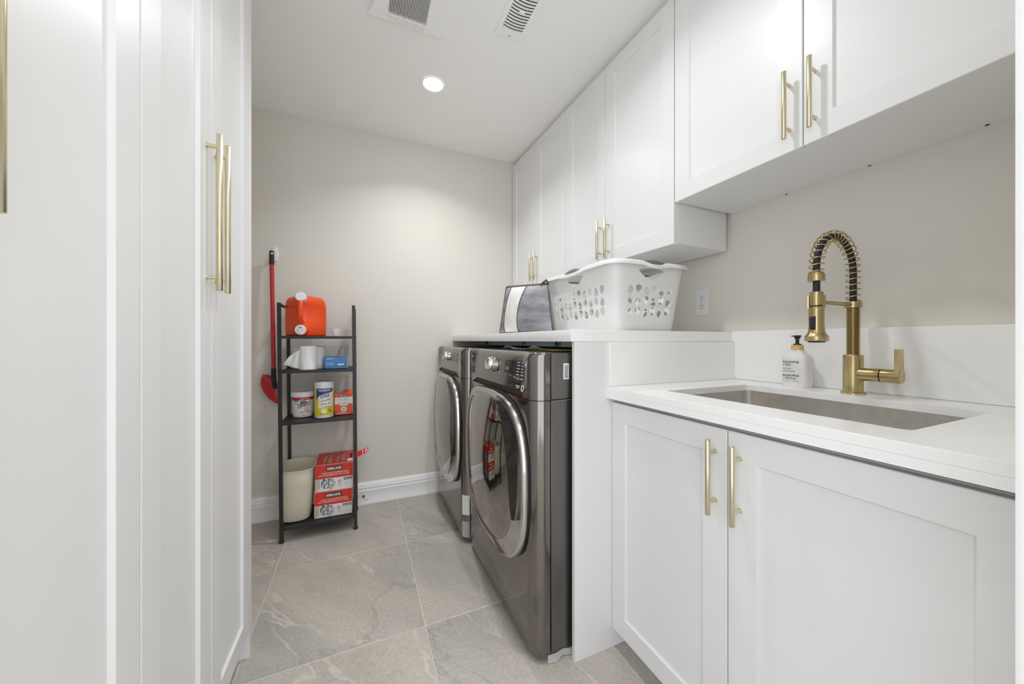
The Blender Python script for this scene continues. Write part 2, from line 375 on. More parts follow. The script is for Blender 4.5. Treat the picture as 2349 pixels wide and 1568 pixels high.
# air register
t = thing('air_register', 'white rectangular ceiling air register with curved louvres beside the exhaust fan', 'vent', (0.6215, 1.325, CEIL))
bm = NB(); ow, oh, iw, ih = 0.071, 0.162, 0.0475, 0.1165
fs = fill_holes(bm, [(-ow, -oh), (ow, -oh), (ow, oh), (-ow, oh)], [[(-iw, -ih), (iw, -ih), (iw, ih), (-iw, ih)]]); ex = bmesh.ops.extrude_face_region(bm, geom=fs)
for v in [g for g in ex['geom'] if isinstance(g, bmesh.types.BMVert)]:
    v.co.z -= 0.007
    if abs(v.co.x) > ow - 0.001: v.co.x *= 0.93
    if abs(v.co.y) > oh - 0.001: v.co.y *= 0.97
obj('frame', bm, M['fixture_white'], t)
bm = NB(); box(bm, (-iw, -ih, -0.0020), (iw, ih, -0.0008)); obj('duct_mouth', bm, M['duct_grey'], t)
for k in range(16):
    y = -ih + 0.012 + (2 * ih - 0.016) * k / 15; bm = NB(); L = []
    for q in range(9):
        xx = -iw + 2 * iw * q / 8; yy = 0.007 * (1 - (xx / iw) ** 2) - 0.005
        L.append([(xx, yy - 0.0053, -0.0088), (xx, yy + 0.0053, -0.0068), (xx, yy + 0.0053, -0.0058), (xx, yy - 0.0053, -0.0078)])
    loft(bm, L); obj('louvre', bm, M['fixture_white'], t, loc=(0, y, 0))
bm = NB(); box(bm, (-0.012, -0.006, -0.011), (0.012, 0.002, -0.006), 0.001); obj('damper_tab', bm, M['fixture_white'], t, loc=(0.005, 0.02, 0))
bm = NB(); cyl(bm, (0, 0.146, -0.0082), (0, 0.146, -0.006), 0.0028, 10); obj('screw', bm, M['black_metal'], t)

# ------------------------------------------------------------------ cabinets
def shaker(name, ya, yb, za, zb, sgn, parent, fr=0.065, th=0.019, rec=0.008):
    """door whose back lies at local x = 0 and which faces sgn * x"""
    bm = NB()
    def ring(q, t): return [(sgn * t, ya + q, za + q), (sgn * t, yb - q, za + q), (sgn * t, yb - q, zb - q), (sgn * t, ya + q, zb - q)]
    loft(bm, [ring(0, 0), ring(0, th - 0.0015), ring(0.0015, th), ring(fr, th), ring(fr + 0.0045, th - rec), ring(fr + 0.012, th - rec - 0.0006)])
    return obj(name, bm, M['lacquer'], parent, 20)
def bar_handle(y, z0, z1, sgn, parent, r=0.006, out=0.030, x0=0.019, inset=0.032, m='pale_brass'):
    bm = NB(); cyl(bm, (sgn * (x0 + out), y, z0), (sgn * (x0 + out), y, z1), r, 20, bev=0.0006); h = obj('handle', bm, M[m], parent, 50)
    for z in (z0 + inset, z1 - inset):
        bm = NB(); cyl(bm, (sgn * x0, y, z), (sgn * (x0 + out - r * 0.6), y, z), r * 0.72, 14)
        cyl(bm, (sgn * x0, y, z), (sgn * (x0 + 0.002), y, z), r * 0.85, 14); obj('post', bm, M[m], h)
    return h
G = 0.0015
def cabinet(name, label, cat, loc, rotz, sgn, y0, y1, z0, z1, depth, doors, handles, door_z, group=None, body=None):
    t = thing(name, label, cat, loc, rotz, group)
    bm = NB()
    if body is None: box(bm, (min(0, -sgn * depth), y0, z0), (max(0, -sgn * depth), y1, z1))
    else:
        for lo, hi in body: box(bm, lo, hi)
    obj('body', bm, M['lacquer'], t, 0)
    for (ya, yb), hd in zip(doors, handles):
        d = shaker('door', ya + G, yb - G, door_z[0], door_z[1], sgn, t)
        for o in (d,): o.location = (sgn * 0.002, 0, 0)
        if hd: bar_handle(hd[0], hd[1], hd[2], sgn, d, *(hd[3:] if len(hd) > 3 else ()))
    return t
# tall pantry units on the left (doors face +x)
XLF = -0.353
dx = XLF - 0.021
hl = (1.213, 1.604)
t = cabinet('tall_cabinet', 'tall white two-door cabinet with a pair of long gold handles beside the shelf rack', 'cabinet', (dx, 0, 0), 0, 1, 0.8119, 1.452, 0.09, 2.44, 0.60,
            [(0.8119, 1.1217), (1.1217, 1.452)], [(1.0905, *hl, 0.0068, 0.0262), (1.1475, *hl, 0.0068, 0.0262)], (0.092, 2.44), 'tall cabinets')
bm = NB(); box(bm, (-0.60, 1.4535, 0.0), (0.021, 1.4735, CEIL - 0.001), 0.001, 1); obj('end_panel', bm, M['lacquer'], t)
bm = NB(); box(bm, (-0.60, 0.8119, 0.0), (-0.040, 1.4535, 0.0905)); obj('toe_kick', bm, M['lacquer'], t)
bm = NB(); box(bm, (-0.60, 0.8119, 2.441), (0.0, 1.4535, CEIL - 0.001)); obj('filler', bm, M['lacquer'], t)
t = cabinet('tall_cabinet', 'tall white two-door cabinet standing just before the one beside the shelf rack', 'cabinet', (dx, 0, 0), 0, 1, 0.19, 0.8115, 0.09, 2.44, 0.60,
            [(0.19, 0.478), (0.478, 0.8115)], [(0.448, *hl, 0.0068, 0.0262), (0.509, *hl, 0.0068, 0.0262)], (0.092, 2.44), 'tall cabinets')
bm = NB(); box(bm, (-0.60, 0.19, 0.0), (-0.040, 0.8115, 0.0905)); obj('toe_kick', bm, M['lacquer'], t)
bm = NB(); box(bm, (-0.60, 0.19, 2.441), (0.0, 0.8115, CEIL - 0.001)); obj('filler', bm, M['lacquer'], t)
# wall cabinets over the washers (doors face -x, the run turned 1.75 degrees)
TU = (1.138 + 0.021, 1.014, 0); ROT = R(1.747)
zt, ztop = 1.4734, 2.462
hu = (zt + 0.027, zt + 0.221)
for lab, y0, y1, ym in (('white two-door wall cabinet above the laundry basket, joining the higher one over the sink', 0.0, 0.7655, 0.4105),
                        ('white two-door wall cabinet over the grey bag, against the beige back wall', 0.7655, 1.507, 1.1354)):
    t = cabinet('wall_cabinet', lab, 'cabinet', TU, ROT, -1, y0 + 0.0005, y1 - 0.0005, zt + 0.004, ztop, 0.300,
                [(y0, ym), (ym, y1)], [(ym - 0.029, *hu), (ym + 0.029, *hu)], (zt, ztop - 0.002), 'wall cabinets')
    bm = NB(); box(bm, (0.006, y0 + 0.0005, ztop + 0.0005), (0.03, y1 - 0.0005, CEIL - 0.001)); obj('filler', bm, M['lacquer'], t)
# wall cabinet over the sink
zu = 1.6343; hs = (1.664, 1.856)
SU = (1.138 + 0.021, 0, 0)
t = cabinet('wall_cabinet', 'shorter white two-door wall cabinet mounted higher, over the sink', 'cabinet', SU, 0, -1, 0.125, 1.0125, zu + 0.004, 2.462, RIGHT - SU[0] - 0.0005,
            [(0.125, 0.574), (0.574, 1.0125)], [(0.5445, *hs), (0.606, *hs)], (zu, 2.46), 'wall cabinets')
bm = NB(); box(bm, (0.006, 0.125, 2.4625), (0.03, 1.0125, CEIL - 0.001)); obj('filler', bm, M['lacquer'], t)
for px, py in ((1807, 446), (2000, 381), (2271, 290)):
    p = on(px, py, 'Z', zu + 0.004); bm = NB(); cyl(bm, (0, 0, 0.0), (0, 0, -0.0012), 0.004, 10)
    obj('screw_hole', bm, M['dark_gap'], t, loc=(min(p.x, RIGHT - 0.012) - SU[0], p.y, zu + 0.004))
# sink base cabinet
XD = 0.815; YE = 0.9955; YR = 0.123
bx0 = 0.0; bd = RIGHT - (XD + 0.021) - 0.001
body = [((0, YR + 0.004, 0.076), (bd, YR + 0.022, 0.885)), ((0, YE - 0.020, 0.076), (bd, YE - 0.0005, 0.885)), ((0, YR + 0.022, 0.076), (bd, YE - 0.020, 0.094)),
        ((bd - 0.012, YR + 0.022, 0.094), (bd, YE - 0.020, 0.885)), ((0, YR + 0.022, 0.80), (0.018, YE - 0.020, 0.874))]
hb = (0.658, 0.843)
t = cabinet('sink_cabinet', 'white two-door base cabinet under the sink counter', 'cabinet', (XD + 0.021, 0, 0), 0, -1, YR, YE, 0.076, 0.88, bd,
            [(YR + 0.006, 0.5688), (0.5688, YE)], [(0.5368, *hb), (0.5985, *hb)], (0.075, 0.871), None, body)
bm = NB(); box(bm, (0.042, YR + 0.004, 0.0), (0.06, YE - 0.0005, 0.0755)); obj('toe_kick', bm, M['lacquer'], t)
# gable panel between washers and sink run
bm = NB(); box(bm, (0.660, YE, 0.0), (RIGHT - 0.0005, 1.0115, 1.0845), 0.0008, 1)
tag(obj('end_panel', bm, M['lacquer']), 'tall flat white panel standing between the washer and the sink cabinet', 'panel')

# ------------------------------------------------------------------ counters
bm = NB()
outer = [(0.7917, YR - 0.003), (RIGHT - 0.0005, YR - 0.003), (RIGHT - 0.0005, YE - 0.0003), (0.7917, YE - 0.0003)]
SKX, SKY = (0.9085, 1.3135), (0.2917, 0.8405)
hole = rrect((SKX[1] - SKX[0]) / 2, (SKY[1] - SKY[0]) / 2, 0.014, 5, sum(SKX) / 2, sum(SKY) / 2)
fs = fill_holes(bm, outer, [hole]); ex = bmesh.ops.extrude_face_region(bm, geom=fs)
for v in [g for g in ex['geom'] if isinstance(g, bmesh.types.BMVert)]: v.co.z += 0.0206
for v in bm.verts: v.co.z += 0.9054
bmesh.ops.recalc_face_normals(bm, faces=bm.faces)
es = [e for e in bm.edges if all(v.co.z > 0.925 for v in e.verts) and len(e.link_faces) == 2 and abs(e.link_faces[0].normal.z - e.link_faces[1].normal.z) > 0.5]
bmesh.ops.bevel(bm, geom=es, offset=0.0015, segments=2, affect='EDGES')
box(bm, (0.7917, YR - 0.003, 0.8864), (0.8120, YE - 0.0003, 0.9056))
tag(obj('sink_counter', bm, M['quartz'], None, 30), 'thick white quartz countertop with a rectangular sink cut-out', 'counter')
bm = NB(); box(bm, (RIGHT - 0.020, YR - 0.003, 0.9265), (RIGHT - 0.0005, YE - 0.0003, 1.129), 0.0012, 1)
tag(obj('backsplash', bm, M['quartz']), 'low white quartz upstand along the wall behind the faucet', 'backsplash')
bm = NB(); box(bm, (0.800, YE - 0.0105, 0.9265), (RIGHT - 0.0205, YE - 0.0004, 1.0845), 0.0008, 1)
tag(obj('side_splash', bm, M['quartz']), 'white quartz side slab between the sink counter and the laundry counter', 'backsplash')
bm = NB(); prism(bm, [(0.645, YE - 0.0003), (RIGHT - 0.0005, YE - 0.0003), (RIGHT - 0.0005, BACK - 0.001), (0.613, BACK - 0.001)], 1.0851, 1.125, 0.0012)
tag(obj('laundry_counter', bm, M['quartz']), 'higher thick white countertop running over the washer and dryer', 'counter')
# sink bowl
t = thing('sink', 'rectangular stainless steel undermount sink bowl set in the white counter', 'sink', (sum(SKX) / 2, sum(SKY) / 2, 0.67))
hx, hy = (SKX[1] - SKX[0]) / 2 + 0.004, (SKY[1] - SKY[0]) / 2 + 0.004
bm = NB(); L = []
for q, z, rr in ((0.018, 0.2350, 0.03), (0.0, 0.2350, 0.02), (0.0, 0.03, 0.02), (-0.006, 0.012, 0.02), (-0.018, 0.004, 0.02)): L.append([(x, y, z) for x, y in rrect(hx + q, hy + q, rr, 6)])
L.append([(x * 0.1, y * 0.1, 0.001) for x, y in rrect(hx - 0.018, hy - 0.018, 0.02, 6)])
loft(bm, L, cap0=False); o = obj('bowl', bm, M['stainless'], t, 50)
sm = o.modifiers.new('thick', 'SOLIDIFY'); sm.thickness = 0.0012; sm.offset = 0
bm = NB(); lathe(bm, [(0.045, 0.0022), (0.043, 0.0045), (0.034, 0.0042), (0.030, 0.0026), (0.004, 0.0024)], seg=28); obj('drain', bm, M['chrome'], t)

# ------------------------------------------------------------------ faucet
FX, FY, FZ = 1.385, 0.566, 0.926
t = thing('faucet', 'brushed gold spring-neck kitchen faucet with a black hose and side lever', 'faucet', (FX, FY, FZ))
bm = NB(); lathe(bm, [(0.029, 0.0), (0.029, 0.005), (0.0275, 0.0065), (0.0235, 0.007), (0.0235, 0.117), (0.0225, 0.1185), (0.016, 0.1185)], seg=40); obj('base', bm, M['brass'], t)
bm = NB()
prof = []
for k in range(37):
    z = 0.118 + 0.0041 * k; prof += [(0.0132, z), (0.0164, z + 0.0013), (0.0164, z + 0.0027)]
prof.append((0.0142, 0.118 + 0.0041 * 37))
lathe(bm, prof, seg=28); obj('coiled_post', bm, M['brass'], t, 60)
ztop_ = 0.118 + 0.0041 * 37
# hose path: up, over and down to the spray head at x = -0.197
RA = 0.0985; zs = 0.372
path = [Vector((0, 0, ztop_ + (zs - ztop_) * k / 8)) for k in range(9)]
path += [Vector((-RA + RA * math.cos(PI * k / 26), 0, zs + RA * math.sin(PI * k / 26))) for k in range(1, 26)]
path += [Vector((-2 * RA, 0, zs - 0.115 * k / 8)) for k in range(0, 9)]
bm = NB(); tube(bm, path, 0.0085, 12); obj('hose', bm, M['rubber'], t, 60)
# loose spring round the hose
acc = [0.0]
for a, b in zip(path, path[1:]): acc.append(acc[-1] + (b - a).length)
def along(s):
    for i in range(len(acc) - 1):
        if s <= acc[i + 1]: break
    f = (s - acc[i]) / max(1e-9, acc[i + 1] - acc[i]); p = path[i].lerp(path[i + 1], f)
    d0 = (path[min(i + 1, len(path) - 1)] - path[max(i - 1, 0)]).normalized(); d1 = (path[min(i + 2, len(path) - 1)] - path[i]).normalized()
    return p, d0.lerp(d1, f).normalized()
S1 = acc[-1] - 0.083; turns = 25; n = turns * 16; pts = []
for k in range(n + 1):
    s_ = S1 * k / n; p, d = along(s_); v = Vector((0, 1, 0)); u = v.cross(d).normalized(); a = 2 * PI * turns * k / n
    pts.append(p + (u * math.cos(a) + v * math.sin(a)) * 0.0165)
bm = NB(); tube(bm, pts, 0.0017, 6); obj('spring', bm, M['brass'], t, 80)
HX = -2 * RA; zc_ = zs - 0.032
bm = NB(); lathe(bm, [(0.010, zc_ + 0.014), (0.0155, zc_ + 0.016), (0.0165, zc_ + 0.012), (0.019, zc_ + 0.0105), (0.0195, zc_ + 0.008), (0.0195, zc_ - 0.008), (0.018, zc_ - 0.0095), (0.009, zc_ - 0.0095)], (HX, 0, 0), 32); obj('spring_collar', bm, M['brass'], t)
hd = NB(); lathe(hd, [(0.0105, 0.302), (0.0150, 0.300), (0.0155, 0.296), (0.0155, 0.256), (0.0172, 0.254), (0.0172, 0.206), (0.0190, 0.186), (0.0235, 0.178), (0.0262, 0.1745), (0.0268, 0.171), (0.0268, 0.163), (0.0255, 0.1605), (0.018, 0.1605)], (HX, 0, 0), 36)
head = obj('spray_head', hd, M['brass'], t, 40)
bm = NB(); lathe(bm, [(0.020, 0.1604), (0.019, 0.157), (0.003, 0.1565)], (HX, 0, 0), 28); obj('nozzle', bm, M['black_plastic'], head)
bm = NB(); lathe(bm, [(0.0161, 0.262), (0.0161, 0.258)], (HX, 0, 0), 28, False, False); obj('gasket', bm, M['rubber'], head)
bm = NB(); loft(bm, [[(HX - 0.0165 - a, y, z) for y in (-0.006, 0.006)] + [(HX - 0.0165, y, z) for y in (0.006, -0.006)] for z, a in ((0.231, 0.002), (0.226, 0.007), (0.212, 0.006), (0.196, 0.004), (0.192, 0.001))]); obj('spray_trigger', bm, M['black_plastic'], head)
# docking arm
bm = NB(); zA = 0.272
lathe(bm, [(0.0166, zA - 0.009), (0.0202, zA - 0.009), (0.0202, zA + 0.009), (0.0166, zA + 0.009), (0.0166, zA - 0.009)], (0, 0, 0), 32, False, False); arm = obj('arm_ring', bm, M['brass'], t, 40)
bm = NB(); cyl(bm, (-0.019, 0, zA), (HX + 0.018, 0, zA), 0.0058, 16); obj('arm', bm, M['brass'], t)
bm = NB(); L = []
for k in range(15):
    a = R(-115 + 230 * k / 14); c_, s_ = math.cos(a), math.sin(a)
    L.append([(HX + 0.0165 * c_, 0.0165 * s_, zA - 0.018), (HX + 0.0200 * c_, 0.0200 * s_, zA - 0.018), (HX + 0.0200 * c_, 0.0200 * s_, zA + 0.018), (HX + 0.0165 * c_, 0.0165 * s_, zA + 0.018)])
loft(bm, L); obj('dock_clip', bm, M['brass'], t)
# side lever
zl_ = 0.061
bm = NB(); cyl(bm, (0, -0.010, zl_), (0, -0.062, zl_), 0.0195, 32); obj('lever_stub', bm, M['brass'], t)
bm = NB(); cyl(bm, (0, -0.0620, zl_), (0, -0.0635, zl_), 0.0180, 32); obj('lever_gap', bm, M['rubber'], t)
bm = NB(); cyl(bm, (0, -0.0635, zl_), (0, -0.106, zl_), 0.0195, 32, bev=0.0015); lv = obj('lever_cap', bm, M['brass'], t)
bm = NB(); L = []
for z, hw2 in ((zl_ + 0.010, 0.0155), (zl_ + 0.075, 0.0125), (zl_ + 0.0775, 0.011)): L.append([(-hw2, -0.094, z), (hw2, -0.094, z), (hw2, -0.1045, z), (-hw2, -0.1045, z)])
loft(bm, L); obj('lever_blade', bm, M['brass'], lv, 30)

# ------------------------------------------------------------------ soap bottle
t = thing('soap_bottle', 'white soap bottle with a wooden collar and black pump beside the faucet', 'bottle', (1.402, 0.724, 0.926))
bm = NB(); L = []
for s_, z in ((0.94, 0.0), (0.985, 0.003), (1.0, 0.009), (1.0, 0.098), (0.985, 0.103), (0.80, 0.116), (0.47, 0.129), (0.40, 0.131)):
    hx2, hy2 = 0.0255, 0.0395
    k = max(0.0, (0.985 - s_) / 0.585) if z > 0.09 else 0
    hy3 = hy2 * s_ * (1 - k) + 0.0165 * k if z > 0.1 else hy2 * s_; hx3 = hx2 * s_ * (1 - k) + 0.0165 * k if z > 0.1 else hx2 * s_
    L.append([(x, y, z) for x, y in rrect(hx3, hy3, min(hx3, hy3) * 0.62, 7)])
loft(bm, L); bot = obj('bottle_body', bm, M['tub_white'], t, 45)
bm = NB(); lathe(bm, [(0.0172, 0.130), (0.0178, 0.1305), (0.0178, 0.146), (0.0170, 0.147)], seg=36); obj('collar', bm, M['bamboo'], t)
bm = NB(); lathe(bm, [(0.0115, 0.147), (0.0115, 0.1505), (0.0055, 0.152), (0.0050, 0.168), (0.0085, 0.1695), (0.0085, 0.175), (0.0075, 0.176)], seg=24)
loft(bm, [[(-0.0, -0.006, 0.1745), (0.0, 0.006, 0.1745), (0.0, 0.007, 0.1795), (0.0, -0.007, 0.1795)], [(-0.028, -0.004, 0.1765), (-0.028, 0.004, 0.1765), (-0.028, 0.004, 0.1795), (-0.028, -0.004, 0.1795)]])
lathe(bm, [(0.0115, 0.1755), (0.0120, 0.178), (0.0105, 0.1805), (0.003, 0.181)], seg=24); obj('pump', bm, M['black_plastic'], t)
mpf = planar((-0.0256, 0.031, 0.0), (0, -1, 0), (0, 0, 1))
text('EUCALYPTUS', mpf, M['black_print'], bot, 0.049, 0.0, 0.0845, 0.0068, bold=0.02)
text('+ MINT', mpf, M['black_print'], bot, 0.0255, 0.0, 0.0745, 0.0068)
lines(mpf, M['grey_print'], bot, [(0, 0.0703, 0.0490, 0.0707)], 'rule')
text('hand soap', mpf, M['dark_print'], bot, 0.025, 0.0, 0.0615, 0.0060)
text('savon à mains', mpf, M['dark_print'], bot, 0.037, 0.0, 0.0535, 0.0058)
text('EUCALYPTUS', mpf, M['black_print'], bot, 0.049, 0.0, 0.0375, 0.0068, bold=0.02)
text('+ MENTHE', mpf, M['black_print'], bot, 0.040, 0.0, 0.0275, 0.0068)
lines(mpf, M['grey_print'], bot, [(0, 0.0225, 0.022, 0.0237), (0.027, 0.0225, 0.050, 0.0237), (0, 0.0190, 0.025, 0.0202), (0.027, 0.0190, 0.053, 0.0202)])

# ------------------------------------------------------------------ outlet
t = thing('wall_outlet', 'white double socket outlet plate on the beige wall beside the laundry basket', 'outlet', (RIGHT, 1.153, 1.27))
bm = NB(); box(bm, (-0.0055, -0.036, -0.0625), (-0.0001, 0.036, 0.0625), 0.002); obj('plate', bm, M['white_plastic'], t)
bm = NB(); box(bm, (-0.0068, -0.0165, -0.034), (-0.005, 0.0165, 0.034), 0.0008, 1); ins = obj('socket_insert', bm, M['white_plastic'], t)
for zc2 in (0.0205, -0.0205):
    for y, hgt in ((-0.006, 0.0045), (0.006, 0.0036)):
        bm = NB(); box(bm, (-0.0071, y - 0.0010, zc2 + 0.001 - hgt), (-0.0066, y + 0.0010, zc2 + 0.004 + hgt)); obj('slot', bm, M['dark_gap'], ins, 0)
    bm = NB(); cyl(bm, (-0.0071, 0, zc2 - 0.0095), (-0.0066, 0, zc2 - 0.0095), 0.0024, 10); obj('ground_hole', bm, M['dark_gap'], ins)
bm = NB(); box(bm, (-0.0075, -0.007, -0.002), (-0.0066, -0.001, 0.002)); box(bm, (-0.0075, 0.001, -0.002), (-0.0066, 0.007, 0.002)); obj('test_buttons', bm, M['grey_print'], ins, 0)

# ------------------------------------------------------------------ washer and dryer
def washer(name, label, xm, yc, hw, is_near):
    t = thing(name, label, 'washer' if is_near else 'dryer', (xm, yc, 0), 0)
    RC = 0.046; XE = 0.066
    def plan(y):
        y = max(-hw, min(hw, y)); a = abs(y) - (hw - RC); x = 0.006 * (y / hw) ** 2
        if a > 0: x += RC - math.sqrt(max(0, RC * RC - a * a))
        return x
    ys = [-hw + 2 * hw * k / 28 for k in range(29)]
    ys = sorted(set([round(v, 5) for v in ys if abs(v) < hw - RC] + [round(s * (hw - RC + RC * math.sin(R(a))), 5) for s in (1, -1) for a in (0, 15, 30, 45, 58, 70, 80, 86)] + [-hw, hw]))
    def col(f):    # a column of points for each y, with the side returns
        L = [f(-hw, XE)] + [f(y, plan(y)) for y in ys] + [f(hw, XE)]
        return L
    zt_ = 1.0486
    def seam(y):
        a = abs(y) / hw; k = max(0.0, min(1.0, (0.80 - a) / 0.22)); k = k * k * (3 - 2 * k); return 0.886 + 0.024 * k
    def lf(y):          # the panel leans back only between the rounded corners
        k = max(0.0, min(1.0, (hw - RC - abs(y)) / 0.06)); return k * k * (3 - 2 * k)
    # main cabinet
    bm = NB(); box(bm, (0.0705, -hw, 0.028), (0.77, hw, 0.885), 0.002, 1); box(bm, (0.0705, -hw, 0.8875), (0.77, hw, 1.0455), 0.004, 2); obj('cabinet', bm, M['gunmetal_satin'], t)
    bm = NB(); box(bm, (0.03, -hw + 0.006, 0.03), (0.75, hw - 0.006, 1.03)); obj('inner_frame', bm, M['dark_gap'], t, 0)
    # front shell
    vz = [0.020, 0.024, 0.034, 0.06] + [0.06 + (0.8835 - 0.06) * k / 10 for k in range(1, 11)]
    tuck = {0.020: 0.012, 0.024: 0.007, 0.034: 0.002}
    bm = NB(); loft(bm, [col(lambda y, x, z=z: (x + tuck.get(z, 0) * (1 - min(1, x / XE)), y, z)) for z in vz], False, False, closed=False); obj('front_panel', bm, M['gunmetal'], t, 60)
    # control panel
    rows = []
    def lean(z): return max(0, z - 0.89) * 0.13
    for k in range(7):
        rows.append(col(lambda y, x, k=k: (x + lean(seam(y) + (1.030 - seam(y)) * k / 6) * lf(y), y, seam(y) + (1.030 - seam(y)) * k / 6)))
    for z, d in ((1.0385, 0.003), (1.0445, 0.008), (1.0476, 0.015), (1.0486, 0.024)):
        rows.append(col(lambda y, x, z=z, d=d: (min(x + lean(z) * lf(y) + d * (1 - 0.6 * min(1, x / XE)), 0.086), y * (1 - d * 0.12), z)))
    rows.append(col(lambda y, x: (0.088, y * 0.997, 1.0486)))
    bm = NB(); loft(bm, rows, False, False, closed=False); cp = obj('control_panel', bm, M['gunmetal'], t, 60)
    # dark reveal strip between the control panel and the door
    bm = NB(); yy = [y for y in ys if abs(y) < hw * 0.86]; loft(bm, [[(plan(y) + 0.006, y, z if z < 0.89 else seam(y) + 0.002) for y in yy] for z in (0.872, 0.95)], False, False, closed=False); obj('reveal', bm, M['dark_gap'], t)
    def surf(y, z, l=0.0):     # on the front skin, lifted towards the room
        return Vector((plan(y) + (lean(z) * lf(y) if z > 0.89 else 0) - l, y, z))
    # door
    zc, hh = 0.570, 0.316; hd_ = hw - 0.034
    def sq(s, o, n_=3.0, cy=0.0, ky=1.0, cz=0.0, kz=1.0):
        L = []
        for k in range(72):
            a = 2 * PI * k / 72; c_, s2 = math.cos(a), math.sin(a)
            y = cy + ky * s * hd_ * math.copysign(abs(c_) ** (2 / n_), c_); z = zc + cz + kz * s * hh * math.copysign(abs(s2) ** (2 / n_), s2)
            L.append((0.0075 * (y / hw) ** 2 - o, y, z))
        return L
    bm = NB(); loft(bm, [sq(1.0, -0.012), sq(1.0, 0.010), sq(0.985, 0.010)], False, False); obj('door_gasket', bm, M['dark_gap'], t, 60)
    IN = dict(cy=0.034 * hw / 0.3825, ky=0.81, kz=0.915, n_=2.8)
    def mixr(q, o):
        A, B_ = sq(1.0, 0), sq(1.0, 0, **IN); return [(A[k][0] * (1 - q) + B_[k][0] * q - o, A[k][1] * (1 - q) + B_[k][1] * q, A[k][2] * (1 - q) + B_[k][2] * q) for k in range(72)]
    bm = NB(); loft(bm, [mixr(-0.0, 0.008), mixr(0.0, 0.021), mixr(0.03, 0.0255), mixr(0.09, 0.0275), mixr(0.15, 0.0268), mixr(0.20, 0.0245), mixr(0.92, 0.0235), mixr(1.0, 0.021)], False, False); dr = obj('door', bm, M['door_chrome'], t, 50)
    bm = NB(); IN2 = lambda s, o: sq(s, o, **IN)
    loft(bm, [IN2(1.0, 0.0215), IN2(0.985, 0.0245)] + [IN2(q, 0.0245 + 0.030 * (1 - q * q)) for q in (0.94, 0.86, 0.76, 0.65, 0.52, 0.38, 0.24, 0.12, 0.03)], False, True); obj('door_glass', bm, M['door_glass'], dr, 60)
    # dark crescent handle pocket on the side towards the sink
    bm = NB(); L = []
    for k in range(25):
        a = R(112 + 84 * k / 24); wv = math.sin(PI * k / 24) ** 0.8
        def pt(q, o):
            c_, s2 = math.cos(a), math.sin(a); n_ = 3.0
            y1, z1 = hd_ * math.copysign(abs(c_) ** (2 / n_), c_), hh * math.copysign(abs(s2) ** (2 / n_), s2)
            n_ = 2.8; y2, z2 = IN['cy'] + 0.81 * hd_ * math.copysign(abs(c_) ** (2 / n_), c_), 0.915 * hh * math.copysign(abs(s2) ** (2 / n_), s2)
            y, z = y1 + (y2 - y1) * q, z1 + (z2 - z1) * q
            return (0.0075 * (y / hw) ** 2 - o, y, zc + z)
        q0 = 0.62 - 0.26 * wv; q1 = 0.66 + 0.34 * wv + (0.25 * wv if is_near else 0.1)
        L.append([pt(q0, 0.0245), pt((q0 + q1) / 2, 0.0295), pt(q1, 0.0345 if is_near else 0.031)])
    loft(bm, L, False, False, closed=False); obj('handle_pocket', bm, M['gloss_black'], dr, 60)
    # knob with ring
    ky = (1.437 - 1.4125) if is_near else (2.20 - 2.1575); kz = 0.985 if is_near else 0.990
    p = surf(ky, kz); kr = 0.031 if is_near else 0.028
    bm = NB(); cyl(bm, p + Vector((0.003, 0, 0)), p + Vector((-0.012, 0, 0.002)), kr + 0.002, 36, bev=0.002); kn = obj('knob', bm, M['chrome'], cp)
    bm = NB(); cyl(bm, p + Vector((-0.010, 0, 0.002)), p + Vector((-0.030, 0, 0.005)), kr - 0.002, 36, r1=kr - 0.004, bev=0.002); obj('knob_cap', bm, M['chrome'], kn)
    bm = NB(); cyl(bm, p + Vector((-0.0135, 0, 0.002)), p + Vector((-0.0155, 0, 0.0025)), kr - 0.001, 36); obj('knob_gap', bm, M['dark_gap'], kn)
    bm = NB(); box(bm, (p.x - 0.0315, ky - 0.0035, kz + 0.005 - kr * 0.8), (p.x - 0.029, ky + 0.0035, kz + 0.005 + kr * 0.8), 0.001, 1); obj('knob_mark', bm, M['gunmetal_satin'], kn)
    mp = lambda x, y, l=0.0: surf(x, y, l)            # x = local y here; mirrored below so text reads from the room
    mpr = lambda x, y, l=0.0: surf(-x, y, l)
    if is_near:
        # display window and its lettering (x runs towards the sink)
        patch('display', rect(0.105, 0.962, 0.290, 1.012), mpr, M['gloss_black'], cp, 0.0006, nx=10)
        text('5:00', mpr, M['grey_print'], cp, 0.034, 0.115, 0.974, 0.012, bold=0.0)
        rows_ = []
        for z in (1.006, 0.995, 0.983, 0.972, 0.961): rows_ += [(0.225, z, 0.249, z + 0.0028), (0.262, z, 0.287, z + 0.0028)]
        lines(mpr, M['white_print'], cp, rows_, nx=2)
        lines(mpr, M['pale_print'], cp, [(0.052, 1.004 - 0.011 * k, 0.066, 1.0065 - 0.011 * k) for k in range(6)] + [(-0.085, 1.004 - 0.011 * k, -0.070, 1.0065 - 0.011 * k) for k in range(3)], 'dial_print')
        patch('button_strip', rect(0.258, 0.940, 0.296, 1.0), mpr, M['black_print'], cp, 0.0009, nx=4)
        lines(mpr, M['white_print'], cp, [(0.232, 0.947, 0.254, 0.9498), (0.262, 0.947, 0.290, 0.9498), (0.205, 0.950, 0.224, 0.9525), (0.170, 0.953, 0.178, 0.956)], nx=2)
        lines(mpr, M['white_print'], cp, [(0.232, 0.921, 0.268, 0.924), (0.238, 0.915, 0.262, 0.918)], nx=2)
        bm = NB(); mo = [surf(-(0.288 + 0.009 * math.cos(2 * PI * k / 20)), 0.918 + 0.011 * math.sin(2 * PI * k / 20), 0.0004) for k in range(20)]; tube(bm, mo, 0.0013, 5, closed=True); obj('logo_ring', bm, M['white_print'], cp)
